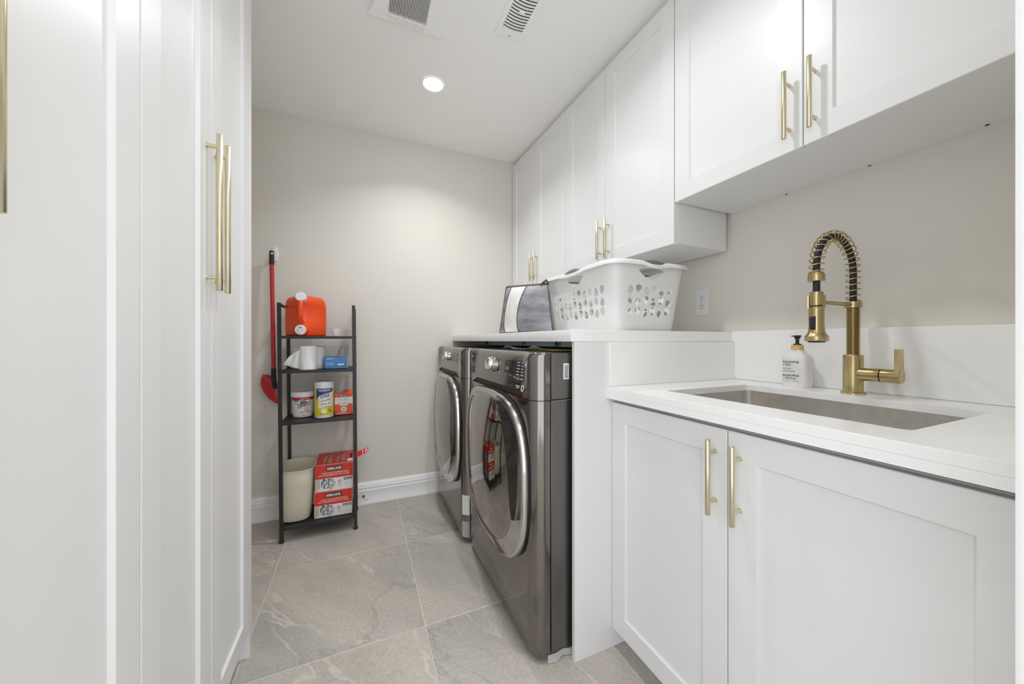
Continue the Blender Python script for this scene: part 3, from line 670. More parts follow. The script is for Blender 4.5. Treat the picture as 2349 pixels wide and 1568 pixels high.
        glyphs(mpr, M['white_print'], cp, -0.285, 1.008, 0.012, 0.008, 1); glyphs(mpr, M['white_print'], cp, -0.325, 1.004, 0.012, 0.012, 1)
        # detergent drawer pull
        bm = NB(); rowa = [[surf(y, z, 0.0008) for y in (0.285, 0.305, 0.325, 0.345)] for z in (0.925, 0.94, 0.962)]; loft(bm, rowa, False, False, closed=False); obj('drawer_pull', bm, M['gloss_black'], cp)
        # rating sticker on the side
        bm = NB(); box(bm, (0.118, -hw - 0.0006, 0.955), (0.140, -hw - 0.0001, 1.01)); obj('sticker', bm, M['card_white'], t)
        lines(planar((0.119, -hw - 0.0006, 0.958), (1, 0, 0), (0, 0, 1)), M['black_print'], t, [(0.004, 0.004 * k + 0.003, 0.017, 0.004 * k + 0.005) for k in range(11)], 'barcode')
        bm = NB(); rowa = [[(0.055 + 0.03 * i, -hw - 0.003 - 0.004 * math.sin(i * 2.1 + k) * (2 - k), 0.003 + 0.013 * k + 0.004 * math.sin(i * 3.7) * (k > 0)) for i in range(6)] for k in range(3)]; loft(bm, rowa, False, False, closed=False)
        o = obj('protective_film', bm, M['film'], t); o.modifiers.new('thick', 'SOLIDIFY').thickness = 0.0006
    else:
        patch('display', rect(0.045, 0.957, 0.195, 1.015), mpr, M['gunmetal_satin'], cp, 0.0006, nx=8)
        rows_ = [(0.140 + 0.026 * i, 1.002 - 0.010 * k, 0.152 + 0.026 * i, 1.005 - 0.010 * k) for k in range(3) for i in range(2)] + [(0.055 + 0.022 * k, 0.963, 0.067 + 0.022 * k, 0.966) for k in range(6)]
        lines(mpr, M['pale_print'], cp, rows_)
        for nm, za, zb, mm in (('tape', 0.150, 0.255, 'card_white'), ('film', 0.03, 0.115, 'film')):
            bm = NB(); yv = [-hw + 0.001, -hw + 0.004, -hw + 0.010, -hw + 0.018, -hw + 0.028]
            loft(bm, [[surf(y, z + (0.002 if k % 2 else 0), 0.0012) for k, y in enumerate(yv)] for z in (za, (za + zb) / 2, zb)], False, False, closed=False)
            o = obj(nm, bm, M[mm], t); o.modifiers.new('thick', 'SOLIDIFY').thickness = 0.0005
    for sy in (-1, 1):
        for x in (0.13, 0.70):
            bm = NB(); cyl(bm, (x, sy * (hw - 0.05), 0.0), (x, sy * (hw - 0.05), 0.03), 0.022, 16); obj('foot', bm, M['rubber'], t)
    return t
washer('washing_machine', 'dark grey front-load washing machine beside the white end panel', 0.519, 1.4125, 0.3825, True)
washer('clothes_dryer', 'dark grey front-load dryer against the back wall baseboard', 0.491, 2.1535, 0.3465, False)
# support rails under the laundry counter, with black brackets
for y0, y1, lab, brs in ((1.0125, 1.795, 'grey support rail under the counter above the washer', (1.3457, 1.70)), (1.80, BACK - 0.02, 'grey support rail under the counter above the dryer', (2.30,))):
    t = thing('support_rail', lab, 'rail', (0.80, (y0 + y1) / 2, 1.0505)); yc = (y0 + y1) / 2
    bm = NB(); box(bm, (0, y0 - yc, 0.0105), (0.018, y1 - yc, 0.0345)); obj('board', bm, M['rail_grey'], t, 0)
    for b in brs:
        bm = NB(); box(bm, (-0.002, b - yc - 0.028, 0.014), (-0.0002, b - yc + 0.028, 0.0335)); br = obj('bracket', bm, M['black_metal'], t, 0)
        for sy in (-0.02, 0.02):
            for z in (0.0185, 0.029):
                bm = NB(); cyl(bm, (-0.003, b - yc + sy, z), (-0.0018, b - yc + sy, z), 0.0028, 8); obj('rivet', bm, M['chrome'], br)
# curled papers lying on the washer
t = thing('paper_sheets', 'pale blue sheets of paper with curled corners lying on the washing machine', 'paper', (0.69, 1.45, 1.0490))
bm = NB(); rowsp = []
for i in range(9):
    y = 0.17 - 0.34 * i / 8; rowsp.append([(x, y, 0.0015 + 0.018 * max(0, (0.02 - x) / 0.06) * max(0.0, math.sin(i * 0.95 + 0.4)) ** 2) for x in (-0.04, -0.02, 0.0, 0.05, 0.2)])
loft(bm, rowsp, False, False, closed=False); o = obj('upper_sheet', bm, M['paper'], t); o.modifiers.new('thick', 'SOLIDIFY').thickness = 0.0006
bm = NB(); box(bm, (-0.02, -0.30, 0.0001), (0.2, -0.06, 0.0012)); obj('yellow_sheet', bm, M['yellow_paper'], t, 0)

# ------------------------------------------------------------------ shelf rack
RX = lambda z: -0.0092 * z
t = thing('shelf_rack', 'narrow black metal four-tier shelf rack against the beige wall', 'shelf', (-0.396, 2.21, 0))
W_, D_ = 0.3637, 0.25
ZS = [0.078, 0.646, 0.925, 1.114]
for lx, ly in ((0, 0), (W_, 0), (0, D_), (W_, D_)):
    bm = NB(); q = 0.0085; loft(bm, [[(lx + RX(z) + a * q, ly + b * q, z) for a, b in ((-1, -1), (1, -1), (1, 1), (-1, 1))] for z in (0.012, 1.292)]); lg = obj('leg', bm, M['black_metal'], t, 0)
    bm = NB(); lathe(bm, [(0.011, 0.0), (0.0125, 0.003), (0.0125, 0.008), (0.010, 0.014)], (lx, ly, 0), 16); obj('foot', bm, M['rubber'], lg)
    for z in ZS:
        bm = NB(); cyl(bm, (lx + RX(z) - 0.0105 if lx == 0 else lx + RX(z) + 0.0085, ly, z), (lx + RX(z) - 0.0085 if lx == 0 else lx + RX(z) + 0.0105, ly, z), 0.004, 10); obj('bolt', bm, M['black_metal'], lg)
for z in ZS:
    a = RX(z); bm = NB()
    for y in (0, D_): box(bm, (a + 0.0085, y - 0.006, z - 0.014), (a + W_ - 0.0085, y + 0.006, z))
    for x in (0.003, W_ - 0.003): box(bm, (a + x - 0.006, 0.0085, z - 0.012), (a + x + 0.006, D_ - 0.0085, z))
    sh = obj('shelf_frame', bm, M['black_metal'], t, 0)
    bm = NB(); box(bm, (a + 0.006, 0.006, z - 0.006), (a + W_ - 0.006, D_ - 0.006, z - 0.002)); obj('shelf_panel', bm, M['black_metal'], sh, 0)
for x in (0, W_):
    bm = NB(); a = RX(1.28); box(bm, (x + a - 0.006, 0.0085, 1.276), (x + a + 0.006, D_ - 0.0085, 1.288)); obj('top_rail', bm, M['black_metal'], t, 0)

# orange jug
t = thing('detergent_jug', 'large orange-red detergent jug with white caps on the top shelf', 'jug', (-0.296, 2.322, ZS[3]))
rot_ = R(-52)
bm = NB(); L = []
for s_, z in ((0.90, 0.0), (0.965, 0.004), (0.985, 0.012), (1.0, 0.065), (1.0, 0.082), (1.0, 0.10), (1.0, 0.13), (0.99, 0.16), (0.985, 0.178), (0.95, 0.198), (0.86, 0.214), (0.70, 0.224), (0.4, 0.230)):
    ring_ = []
    for x, y in rrect(0.075 * s_, 0.086 * s_, 0.026 * s_, 6):
        X_, Y_ = math.cos(rot_) * x - math.sin(rot_) * y, math.sin(rot_) * x + math.cos(rot_) * y
        da = abs(math.atan2(X_ + 0.008, -Y_)); pin = 0.30 * max(0.0, 1 - da / 0.5) * max(0.0, 1 - abs(z - 0.13) / 0.065) ** 0.5
        ring_.append((X_ * (1 - pin * 0.3), Y_ * (1 - pin), z))
    L.append(ring_)
loft(bm, L); jb = obj('jug_body', bm, M['orange_red'], t, 60)
rd = Vector((-0.05, -1, 0)).normalized()
def ridge(d, z): return Vector((-0.008, 0, z)) + rd * d
bm = NB(); tube(bm, [ridge(0.082, 0.196), ridge(0.106, 0.184), ridge(0.112, 0.150), ridge(0.111, 0.115), ridge(0.104, 0.086), ridge(0.080, 0.076)], [0.015, 0.0145, 0.0135, 0.0135, 0.015, 0.017], 14); obj('grip', bm, M['orange_red'], t, 70)
bm = NB(); cyl(bm, ridge(0.066, 0.206) , ridge(0.106, 0.218), 0.0265, 32, bev=0.003); obj('fill_cap', bm, M['white_plastic'], t)
bm = NB(); cyl(bm, ridge(0.062, 0.034), ridge(0.104, 0.034), 0.038, 32, r1=0.033, bev=0.003); obj('spout_collar', bm, M['orange_red'], t)
bm = NB(); cyl(bm, ridge(0.100, 0.033), ridge(0.113, 0.033), 0.0275, 32, bev=0.003); sp = obj('spout_cap', bm, M['white_plastic'], t)
mpj = planar(ridge(0.1131, 0.033), (1, -0.05, 0), (0, 0, 1))
patch('spout_slot', [(0.011 * math.cos(R(a)), 0.008 + 0.009 * math.sin(R(a))) for a in range(0, 181, 20)], mpj, M['photo_grey'], sp, 0.0004)
bm = NB(); o_ = ridge(0.114, 0.033); box(bm, (o_.x - 0.005, o_.y - 0.006, o_.z - 0.022), (o_.x + 0.005, o_.y + 0.002, o_.z + 0.002), 0.0015); box(bm, (o_.x - 0.014, o_.y - 0.006, o_.z), (o_.x + 0.014, o_.y + 0.002, o_.z + 0.006), 0.0015); obj('tap_lever', bm, M['white_plastic'], sp)
# measuring cup
t = thing('measuring_cup', 'small clear plastic measuring cup beside the orange jug', 'cup', (-0.142, 2.315, ZS[3]))
bm = NB(); lathe(bm, [(0.0195, 0.0005), (0.0205, 0.001), (0.0255, 0.046), (0.0262, 0.0465), (0.0250, 0.0465), (0.0195, 0.003), (0.001, 0.003)], seg=28); obj('cup_wall', bm, M['clear_plastic'], t)
# paper roll pack
t = thing('paper_roll_pack', 'white paper rolls in torn clear wrapping on the second shelf', 'paper rolls', (-0.285, 2.30, ZS[2]))
for x, y, r, hh2 in ((0.006, -0.032, 0.044, 0.132), (0.042, 0.045, 0.042, 0.130), (-0.036, 0.052, 0.042, 0.126)):
    bm = NB(); lathe(bm, [(r - 0.002, 0.0003), (r, 0.003), (r + 0.001, hh2 * 0.5), (r, hh2 - 0.003), (r - 0.003, hh2), (0.018, hh2), (0.018, hh2 - 0.02), (0.001, hh2 - 0.021)], (x, y, 0), 32); obj('roll', bm, M['tissue'], t)
bm = NB(); rowsw = []
for i in range(15):
    a = R(205 + 150 * i / 14)
    col_ = []
    for k in range(8):
        f = k / 7; rr = 0.0462 + 0.0012 * math.sin(9 * a + 4 * f) + 0.0008 * math.sin(17 * a - 7 * f)
        col_.append((0.006 + rr * math.cos(a), -0.032 + rr * math.sin(a), 0.002 + 0.131 * f))
    rowsw.append(col_)
loft(bm, rowsw, False, False, closed=False); o = obj('wrapping', bm, M['tissue'], t, 60); o.modifiers.new('thick', 'SOLIDIFY').thickness = 0.0006
bm = NB(); rowsw = []
for i in range(9):
    f = i / 8; wv = (1 - f) ** 0.75
    col_ = []
    for k in range(9):
        g = k / 8; z0 = 0.004 + 0.028 * f; z1 = 0.110 * wv + 0.030 * f + 0.004
        col_.append((-0.032 - 0.078 * f + 0.003 * math.sin(8 * g + 6 * f), -0.052 + 0.010 * f + 0.007 * math.sin(11 * f + 3 * g) * (1 - f * 0.5), z0 + (z1 - z0) * g))
    rowsw.append(col_)
loft(bm, rowsw, False, False, closed=False); o = obj('torn_wrapping', bm, M['tissue'], t, 50); o.modifiers.new('thick', 'SOLIDIFY').thickness = 0.0008
# boxes: helper
def carton(name, label, loc, size, rotz, m, group=None, cat='box', topm=None):
    t = thing(name, label, cat, loc, rotz, group); sx, sy, sz = size
    bm = NB(); box(bm, (-sx / 2, 0, 0), (sx / 2, sy, sz), 0.0015, 1); b = obj('carton', bm, M[m], t)
    return t, b, planar((-sx / 2, -0.0002, 0), (1, 0, 0), (0, 0, 1)), planar((-sx / 2, 0, sz + 0.0002), (1, 0, 0), (0, 1, 0)), planar((sx / 2 + 0.0002, 0, 0), (0, 1, 0), (0, 0, 1))
t, b, mf, mt, ms = carton('small_box', 'small blue box with white lettering beside the paper rolls', (-0.140, 2.272, ZS[2]), (0.118, 0.105, 0.072), R(-1), 'box_blue')
patch('top_print', rect(0.004, 0.003, 0.114, 0.101), mt, M['card_white'], b)
patch('side_print', rect(0.002, 0.002, 0.103, 0.070), ms, M['card_white'], b)
glyphs(mf, M['white_print'], b, 0.015, 0.054, 0.045, 0.010, 1)
glyphs(mf, M['white_print'], b, 0.015, 0.0285, 0.035, 0.0085, 1)
lines(mf, M['white_print'], b, [(0.015, 0.021, 0.050, 0.024)])
patch('picture', [(0.066, 0.022), (0.070, 0.019), (0.102, 0.021), (0.104, 0.026), (0.100, 0.030), (0.074, 0.029)], mf, M['white_print'], b)
# tub of stain remover
t = thing('stain_remover_tub', 'white round tub with a wide lid and red lettering on the third shelf', 'tub', (-0.316, 2.362, ZS[1]))
bm = NB(); lathe(bm, [(0.046, 0.0003), (0.0495, 0.003), (0.0505, 0.010), (0.0565, 0.120), (0.0565, 0.124)], seg=48); tb = obj('tub_body', bm, M['tub_white'], t, 50)
bm = NB(); lathe(bm, [(0.0615, 0.119), (0.0625, 0.121), (0.0618, 0.142), (0.0590, 0.147), (0.0570, 0.1475), (0.0550, 0.144), (0.001, 0.144)], seg=48); obj('lid', bm, M['white_plastic'], t)
bm = NB(); arcp = [(0.0585 * math.cos(R(a)), 0.0585 * math.sin(R(a)), 0.150 + 0.0035 * math.sin(R((a + 10) * 180 / 200))) for a in range(-10, 191, 10)]; tube(bm, arcp, 0.0022, 8); obj('bail_handle', bm, M['white_plastic'], t)
view_a = math.atan2(-2.362, 0.316) + R(4)
mc = cylmap((0, 0, 0), 0.0508, view_a, 0.0522)
for nm, x0, y0, x1, y1, m in (('red_band', -0.075, 0.1005, 0.078, 0.1165, 'deep_red'),): patch(nm, rect(x0, y0, x1, y1), mc, M[m], tb, 0.0006, nx=18)
glyphs(mc, M['white_print'], tb, -0.018, 0.1055, 0.046, 0.0065, 2)
patch('blue_tab', rect(-0.052, 0.093, -0.024, 0.0985), mc, M['navy'], tb, 0.0006, nx=6); patch('green_tab', rect(-0.050, 0.078, -0.028, 0.083), mc, M['green_print'], tb, 0.0006, nx=6)
patch('red_ball', disc(-0.002, 0.082, 0.018, 0.016), mc, M['dark_print'], tb, 0.0006); patch('ball_glow', disc(-0.002, 0.084, 0.010, 0.009), mc, M['deep_red'], tb, 0.0008)
text('RESOLVE', mc, M['black_print'], tb, 0.064, -0.030, 0.052, 0.026, bold=0.06, slope=0.28, lift=0.0011)
text('RESOLVE', mc, M['white_print'], tb, 0.062, -0.029, 0.0535, 0.023, bold=-0.005, slope=0.28, lift=0.0016)
glyphs(mc, M['deep_red'], tb, -0.006, 0.051, 0.032, 0.0055, 1, 0.18)
glyphs(mc, M['deep_red'], tb, 0.002, 0.040, 0.022, 0.008, 1, 0.1)
glyphs(mc, M['deep_red'], tb, -0.018, 0.029, 0.052, 0.0075, 2)
glyphs(mc, M['deep_red'], tb, -0.006, 0.012, 0.022, 0.006, 1)
# disinfecting wipes canister
t = thing('wipes_canister', 'yellow and white canister of wipes with a blue label top, on the third shelf', 'canister', (-0.201, 2.290, ZS[1]))
bm = NB(); lathe(bm, [(0.044, 0.0003), (0.0485, 0.002), (0.0497, 0.007), (0.0497, 0.176)], seg=48); cb = obj('canister_body', bm, M['tub_white'], t, 50)
bm = NB(); lathe(bm, [(0.0503, 0.174), (0.0506, 0.176), (0.0498, 0.200), (0.0478, 0.206), (0.043, 0.2075), (0.001, 0.2075)], seg=48); ld = obj('lid', bm, M['white_plastic'], t)
bm = NB(); lathe(bm, [(0.018, 0.2076), (0.017, 0.2095), (0.001, 0.2095)], (0, -0.02, 0), 24); obj('flip_cap', bm, M['white_plastic'], ld)
va = math.atan2(-2.290, 0.201) + R(3); mc = cylmap((0, 0, 0), 0.0497, va)
patch('label_wrap', rect(-0.105, 0.017, 0.105, 0.172), mc, M['yellow'], cb, 0.0004, nx=36)
patch('label_edge', rect(-0.060, 0.1705, 0.060, 0.1745), mc, M['tub_white'], cb, 0.0006, nx=20)
def poly_cyl(name, pts_top, pts_bot, m, lift):
    bm = NB(); a = [bm.verts.new(mc(x, y, lift)) for x, y in pts_top]; b_ = [bm.verts.new(mc(x, y, lift)) for x, y in pts_bot]
    for i in range(len(a) - 1): bm.faces.new((b_[i], b_[i + 1], a[i + 1], a[i]))
    return obj(name, bm, M[m], cb, recalc=False)
xs_ = [-0.046 + 0.092 * k / 14 for k in range(15)]
poly_cyl('blue_panel', [(x, 0.170) for x in xs_], [(x, 0.104 + 0.046 * ((x + 0.046) / 0.092) ** 0.55) for x in xs_], 'navy', 0.0008)
poly_cyl('white_swoosh', [(x, 0.110 + 0.040 * ((x + 0.046) / 0.092) ** 0.5) for x in xs_[2:]], [(x, 0.056 + 0.012 * (x + 0.046) / 0.092) for x in xs_[2:]], 'tub_white', 0.0010)
lines(mc, M['white_print'], cb, [(-0.036, 0.160, 0.036, 0.1635), (-0.030, 0.1545, 0.030, 0.1575)], nx=2, lift=0.0013)
patch('red_badge', [(-0.036, 0.128), (-0.018, 0.139), (-0.014, 0.148), (-0.032, 0.138)], mc, M['deep_red'], cb, 0.0013)
text('Lysol', mc, M['navy'], cb, 0.046, -0.020, 0.108, 0.034, bold=0.02, shear=0.25, slope=0.12, lift=0.0016)
patch('underline', [(-0.018, 0.096), (0.030, 0.106), (0.030, 0.110), (-0.018, 0.100)], mc, M['deep_red'], cb, 0.0014, nx=6)
glyphs(mc, M['dark_print'], cb, -0.018, 0.078, 0.050, 0.009, 2, 0.06, 0.0016)
lines(mc, M['dark_print'], cb, [(-0.012, 0.068, 0.036, 0.0695), (-0.012, 0.062, 0.030, 0.0635)], nx=2, lift=0.0016)
patch('white_drop', disc(-0.004, 0.042, 0.012, 0.013), mc, M['tub_white'], cb, 0.0010); patch('leaf', disc(0.024, 0.048, 0.004, 0.008), mc, M['green_print'], cb, 0.0010); patch('leaf', disc(0.032, 0.040, 0.0045, 0.006), mc, M['green_print'], cb, 0.0010); patch('lemon', disc(0.026, 0.040, 0.006, 0.007), mc, M['box_orange'], cb, 0.0009)
glyphs(mc, M['green_print'], cb, -0.022, 0.022, 0.044, 0.008, 2)
# orange carton
t, b, mf, mt, ms = carton('supply_box', 'orange and white box with a black logo strip beside the wipes canister', (-0.1005, 2.315, ZS[1]), (0.097, 0.115, 0.130), 0.0, 'box_orange')
patch('front_face', rect(0.002, 0.002, 0.098, 0.128), mf, M['box_orange'], b, 0.0003)
patch('white_panel', [(0.002, 0.062), (0.025, 0.066), (0.05, 0.067), (0.075, 0.066), (0.098, 0.062), (0.098, 0.106), (0.002, 0.103)], mf, M['card_white'], b)
patch('logo_strip', rect(0.022, 0.107, 0.074, 0.119), mf, M['black_print'], b, 0.0007); text('KIRKLAND', mf, M['white_print'], b, 0.044, 0.026, 0.1095, 0.0068, bold=0.03)
glyphs(mf, M['grey_print'], b, 0.010, 0.086, 0.070, 0.009, 2); lines(mf, M['pale_print'], b, [(0.012, 0.074, 0.085, 0.077)])
patch('white_band', rect(0.026, 0.054, 0.072, 0.064), mf, M['card_white'], b, 0.0008); patch('seal', disc(0.050, 0.033, 0.016), mf, M['card_white'], b); patch('seal_core', disc(0.050, 0.033, 0.011), mf, M['pale_print'], b, 0.0009)
glyphs(mf, M['dark_print'], b, 0.043, 0.0295, 0.014, 0.007, 1); lines(mf, M['card_white'], b, [(0.022, 0.011, 0.070, 0.0135), (0.010, 0.005, 0.085, 0.0075)])
patch('side_face', rect(0.002, 0.002, 0.113, 0.128), ms, M['card_white'], b); patch('top_face', rect(0.004, 0.004, 0.096, 0.111), mt, M['card_white'], b)
bm = NB(); loft(bm, [[(0.0, 0.004, 0.1301), (0.05, 0.004, 0.1301), (0.05, 0.06, 0.140), (0.0, 0.06, 0.140)], [(0.0, 0.004, 0.1309), (0.05, 0.004, 0.1309), (0.05, 0.06, 0.1409), (0.0, 0.06, 0.1409)]]); obj('open_flap', bm, M['box_orange'], t, 0)
# waste basket
t = thing('waste_basket', 'cream ribbed plastic waste basket standing open on the bottom shelf', 'waste basket', (-0.340, 2.335, ZS[0]))
def bin_loop(hx, hy, z, rib=0.0, n=120):
    L = []
    for k in range(n):
        a = 2 * PI * k / n; c_, s_ = math.cos(a), math.sin(a); e_ = 2 / 3.2
        f = 1 + (rib if k % 2 else 0); L.append((hx * math.copysign(abs(c_) ** e_, c_) * f, hy * math.copysign(abs(s_) ** e_, s_) * f, z + 0.010 * (z > 0.27) * (s_ > 0) * s_))
    return L
bm = NB(); B0, B1 = (0.070, 0.084), (0.090, 0.110); HB = 0.292
def bw(f): return (B0[0] + (B1[0] - B0[0]) * f, B0[1] + (B1[1] - B0[1]) * f)
L = [bin_loop(B0[0] * 0.86, B0[1] * 0.86, 0.0005), bin_loop(B0[0] * 0.97, B0[1] * 0.97, 0.006), bin_loop(*bw(0.06), 0.018), bin_loop(*bw(0.16), 0.046), bin_loop(*bw(0.165), 0.048, 0.012)]
L += [bin_loop(*bw(f), HB * f, 0.012) for f in (0.4, 0.7, 0.90)] + [bin_loop(*bw(0.905), HB * 0.905), bin_loop(*bw(0.985), HB * 0.985), bin_loop(B1[0] + 0.0035, B1[1] + 0.0035, HB * 0.986), bin_loop(B1[0] + 0.0035, B1[1] + 0.0035, HB), bin_loop(B1[0] - 0.002, B1[1] - 0.002, HB)]
L += [bin_loop(bw(f)[0] - 0.003, bw(f)[1] - 0.003, max(0.004, HB * f)) for f in (0.7, 0.3, 0.02)]
loft(bm, L); obj('basket_wall', bm, M['cream'], t, 30)
# two boxes of bags
def bag_box(loc, size, rotz, label, flap):
    t, b, mf, mt, ms = carton('bag_carton', label, loc, size, rotz, 'card_white', 'red and white cartons on the bottom shelf')
    sx, sy, sz = size
    patch('red_panel', rect(0.001, sz * 0.47, sx - 0.001, sz - 0.001), mf, M['box_red'], b)
    patch('logo_strip', rect(sx * 0.29, sz * 0.755, sx * 0.72, sz * 0.915), mf, M['black_print'], b, 0.0009)
    text('KIRKLAND', mf, M['white_print'], b, sx * 0.38, sx * 0.315, sz * 0.785, sz * 0.095, bold=0.04)
    text('CLEAR MULTI-PURPOSE BAGS', mf, M['white_print'], b, sx * 0.70, sx * 0.17, sz * 0.645, sz * 0.055)
    text('SACS TRANSPARENTS TOUT USAGE', mf, M['white_print'], b, sx * 0.80, sx * 0.10, sz * 0.565, sz * 0.055)
    patch('photo_back', rect(0.002, 0.004, sx * 0.13, sz * 0.45), mf, M['beige_print'], b, 0.0008)
    patch('bag_photo', [(sx * 0.34 + sx * 0.20 * math.cos(2 * PI * k / 22) * (1 + 0.08 * math.sin(5 * k)), sz * 0.27 + sz * 0.235 * math.sin(2 * PI * k / 22) * (1 + 0.06 * math.cos(7 * k))) for k in range(22)], mf, M['crumple'], b, 0.0010)
    patch('caption_strip', rect(sx * 0.07, 0.005, sx * 0.36, sz * 0.10), mf, M['card_white'], b, 0.0012)
    patch('seal', disc(sx * 0.64, sz * 0.31, sx * 0.048), mf, M['deep_red'], b, 0.0008); patch('seal_inner', disc(sx * 0.64, sz * 0.31, sx * 0.038), mf, M['card_white'], b, 0.0010); patch('seal_core', disc(sx * 0.64, sz * 0.31, sx * 0.018), mf, M['deep_red'], b, 0.0012)
    lines(mf, M['box_orange'], b, [(sx * 0.60, sz * 0.19, sx * 0.69, sz * 0.205), (sx * 0.61, sz * 0.15, sx * 0.68, sz * 0.165)])
    patch('small_logo', rect(sx * 0.75, sz * 0.34, sx * 0.975, sz * 0.43), mf, M['black_print'], b, 0.0008); text('KIRKLAND', mf, M['white_print'], b, sx * 0.19, sx * 0.765, sz * 0.36, sz * 0.05, bold=0.03)
    lines(mf, M['pale_print'], b, [(sx * 0.76, sz * (0.27 - 0.05 * k), sx * 0.97, sz * (0.285 - 0.05 * k)) for k in range(4)])
    patch('side_face', rect(0.002, 0.002, sy - 0.002, sz * 0.47), ms, M['photo_grey'], b); patch('side_red', rect(0.002, sz * 0.47, sy - 0.002, sz - 0.002), ms, M['box_red'], b)
    if flap:
        patch('top_red', rect(0.001, 0.001, sx - 0.001, sy - 0.001), mt, M['box_red'], b)
        lines(planar((-sx / 2, 0, sz + 0.0002), (0, 1, 0), (-1, 0, 0)) if False else mt, M['pale_print'], b, [])
        rows_ = []
        bmv = NB()
        for x, a, e in ((0.20, 0.10, 0.62), (0.24, 0.35, 0.7), (0.33, 0.10, 0.5), (0.38, 0.05, 0.75), (0.55, 0.15, 0.55), (0.60, 0.4, 0.65), (0.68, 0.2, 0.7), (0.73, 0.12, 0.85)):
            bmv.faces.new([bmv.verts.new(mt(px * sx, py * sy, 0.0012)) for px, py in rect(x, a, x + 0.026, e)])
        obj('top_print', bmv, M['beige_print'], b, recalc=False)
        patch('top_label', rect(sx * 0.84, sy * 0.08, sx * 0.98, sy * 0.26), mt, M['card_white'], b, 0.0012); patch('top_logo', rect(sx * 0.90, sy * 0.34, sx * 0.975, sy * 0.72), mt, M['black_print'], b, 0.0012)
        # torn lid flap sticking out past the leg
        bm = NB(); fl = [(sx / 2 - 0.002, sy * 0.35, sz - 0.014), (sx / 2 + 0.085, sy * 0.42, sz + 0.018), (sx / 2 + 0.085, sy * 0.60, sz + 0.034), (sx / 2 - 0.002, sy * 0.60, sz + 0.004)]
        loft(bm, [fl, [(x, y + 0.0008, z + 0.0008) for x, y, z in fl]]); fo = obj('open_flap', bm, M['box_red'], t, 0)
        mfl = lambda x, y, l=0: (Vector(fl[0]).lerp(Vector(fl[1]), x)).lerp(Vector(fl[3]).lerp(Vector(fl[2]), x), y) + Vector((0, -0.3 * l, l))
        for a in (0.62, 0.80, 0.90): patch('flap_print', rect(a, 0.1, a + 0.05, 0.9), mfl, M['card_white'], fo, -0.0012); patch('flap_print', rect(a, 0.1, a + 0.05, 0.9), mfl, M['card_white'], fo, 0.0016)
    return t
bag_box((-0.150, 2.250, ZS[0]), (0.196, 0.232, 0.149), R(-0.5), 'red and white carton of clear bags at the bottom of the stack of two', False)
bag_box((-0.1455, 2.252, ZS[0] + 0.1495), (0.196, 0.232, 0.151), R(0.4), 'red and white carton with a torn lid flap on top of the stack of two', True)

# ------------------------------------------------------------------ scrub mop on its wall hook
t = thing('wall_hook', 'white oval adhesive hook on the beige wall holding the red mop', 'hook', (-0.487, BACK, 1.615))
bm = NB(); L = []
for s_, d in ((1.0, 0.0002), (1.0, 0.006), (0.9, 0.010), (0.6, 0.012), (0.1, 0.0125)): L.append([(0.020 * s_ * math.cos(2 * PI * k / 28), -d, 0.046 * s_ * math.sin(2 * PI * k / 28)) for k in range(28)])
loft(bm, L); obj('plate', bm, M['white_plastic'], t, 60)
bm = NB(); tube(bm, [(0, -0.010, -0.012), (0, -0.03, -0.020), (0, -0.062, -0.018), (0, -0.068, -0.004)], [0.007, 0.006, 0.0055, 0.005], 10); obj('hook_arm', bm, M['white_plastic'], t)
t = thing('scrub_mop', 'red-handled scrub mop with a red triangular head hanging on the wall', 'mop', (-0.476, 2.452, 0.75))
P0, P1 = Vector((-0.001, -0.012, 0.165)), Vector((-0.0155, 0.015, 0.792)); P2 = Vector((-0.0165, 0.017, 0.872))
bm = NB(); cyl(bm, P0, P1, 0.0112, 20); obj('pole', bm, M['red_plastic'], t)
bm = NB(); cyl(bm, P1 - (P1 - P0).normalized() * 0.004, P2, 0.0125, 20, bev=0.003); gr = obj('grip', bm, M['black_plastic'], t)
bm = NB(); cyl(bm, P2 + Vector((0.002, -0.0150, -0.018)), P2 + Vector((0.002, -0.0105, -0.018)), 0.0045, 12); obj('hang_hole', bm, M['white_plastic'], gr)
bm = NB(); tube(bm, [P0 + Vector((0, 0, 0.012)), P0 + Vector((0, 0, -0.02)), Vector((0.0, -0.008, 0.09)), Vector((0.002, 0.004, 0.055))], [0.0125, 0.0135, 0.0125, 0.009], 14); obj('swivel_joint', bm, M['black_plastic'], t, 60)
hp0 = [(-0.056, 0.115), (-0.046, 0.132), (-0.020, 0.128), (0.020, 0.090), (0.038, 0.060), (0.042, 0.010), (0.034, -0.006), (0.018, -0.004), (-0.018, 0.020), (-0.044, 0.052), (-0.058, 0.085)]
hp = [(x * 1.0 - 0.014, (z - 0.062) * 1.28 + 0.048) for x, z in hp0]
bm = NB(); cxh, czh = -0.022, 0.048; L = []
for s_, d in ((0.96, 0.044), (1.0, 0.040), (1.0, 0.022), (0.93, 0.014), (0.80, 0.011), (0.5, 0.008)): L.append([(cxh + (x - cxh) * s_, d, czh + (z - czh) * s_) for x, z in hp])
loft(bm, L); hdm = obj('head', bm, M['red_plastic'], t, 40)
for k in range(4):
    bm = NB(); a = Vector((-0.048 + 0.012 * k, 0.0085, 0.080 - 0.018 * k)); tube(bm, [a + Vector((-0.010, 0.003, -0.004)), a, a + Vector((0.012, 0.002, 0.008))], 0.0022, 6); obj('ridge', bm, M['red_plastic'], hdm)
bm = NB(); L = [[(cxh + (x - cxh) * s_, d, czh + (z - czh) * s_) for x, z in hp] for s_, d in ((0.97, 0.0442), (0.97, 0.056))]; loft(bm, L); obj('pad', bm, M['grip_grey'], hdm)
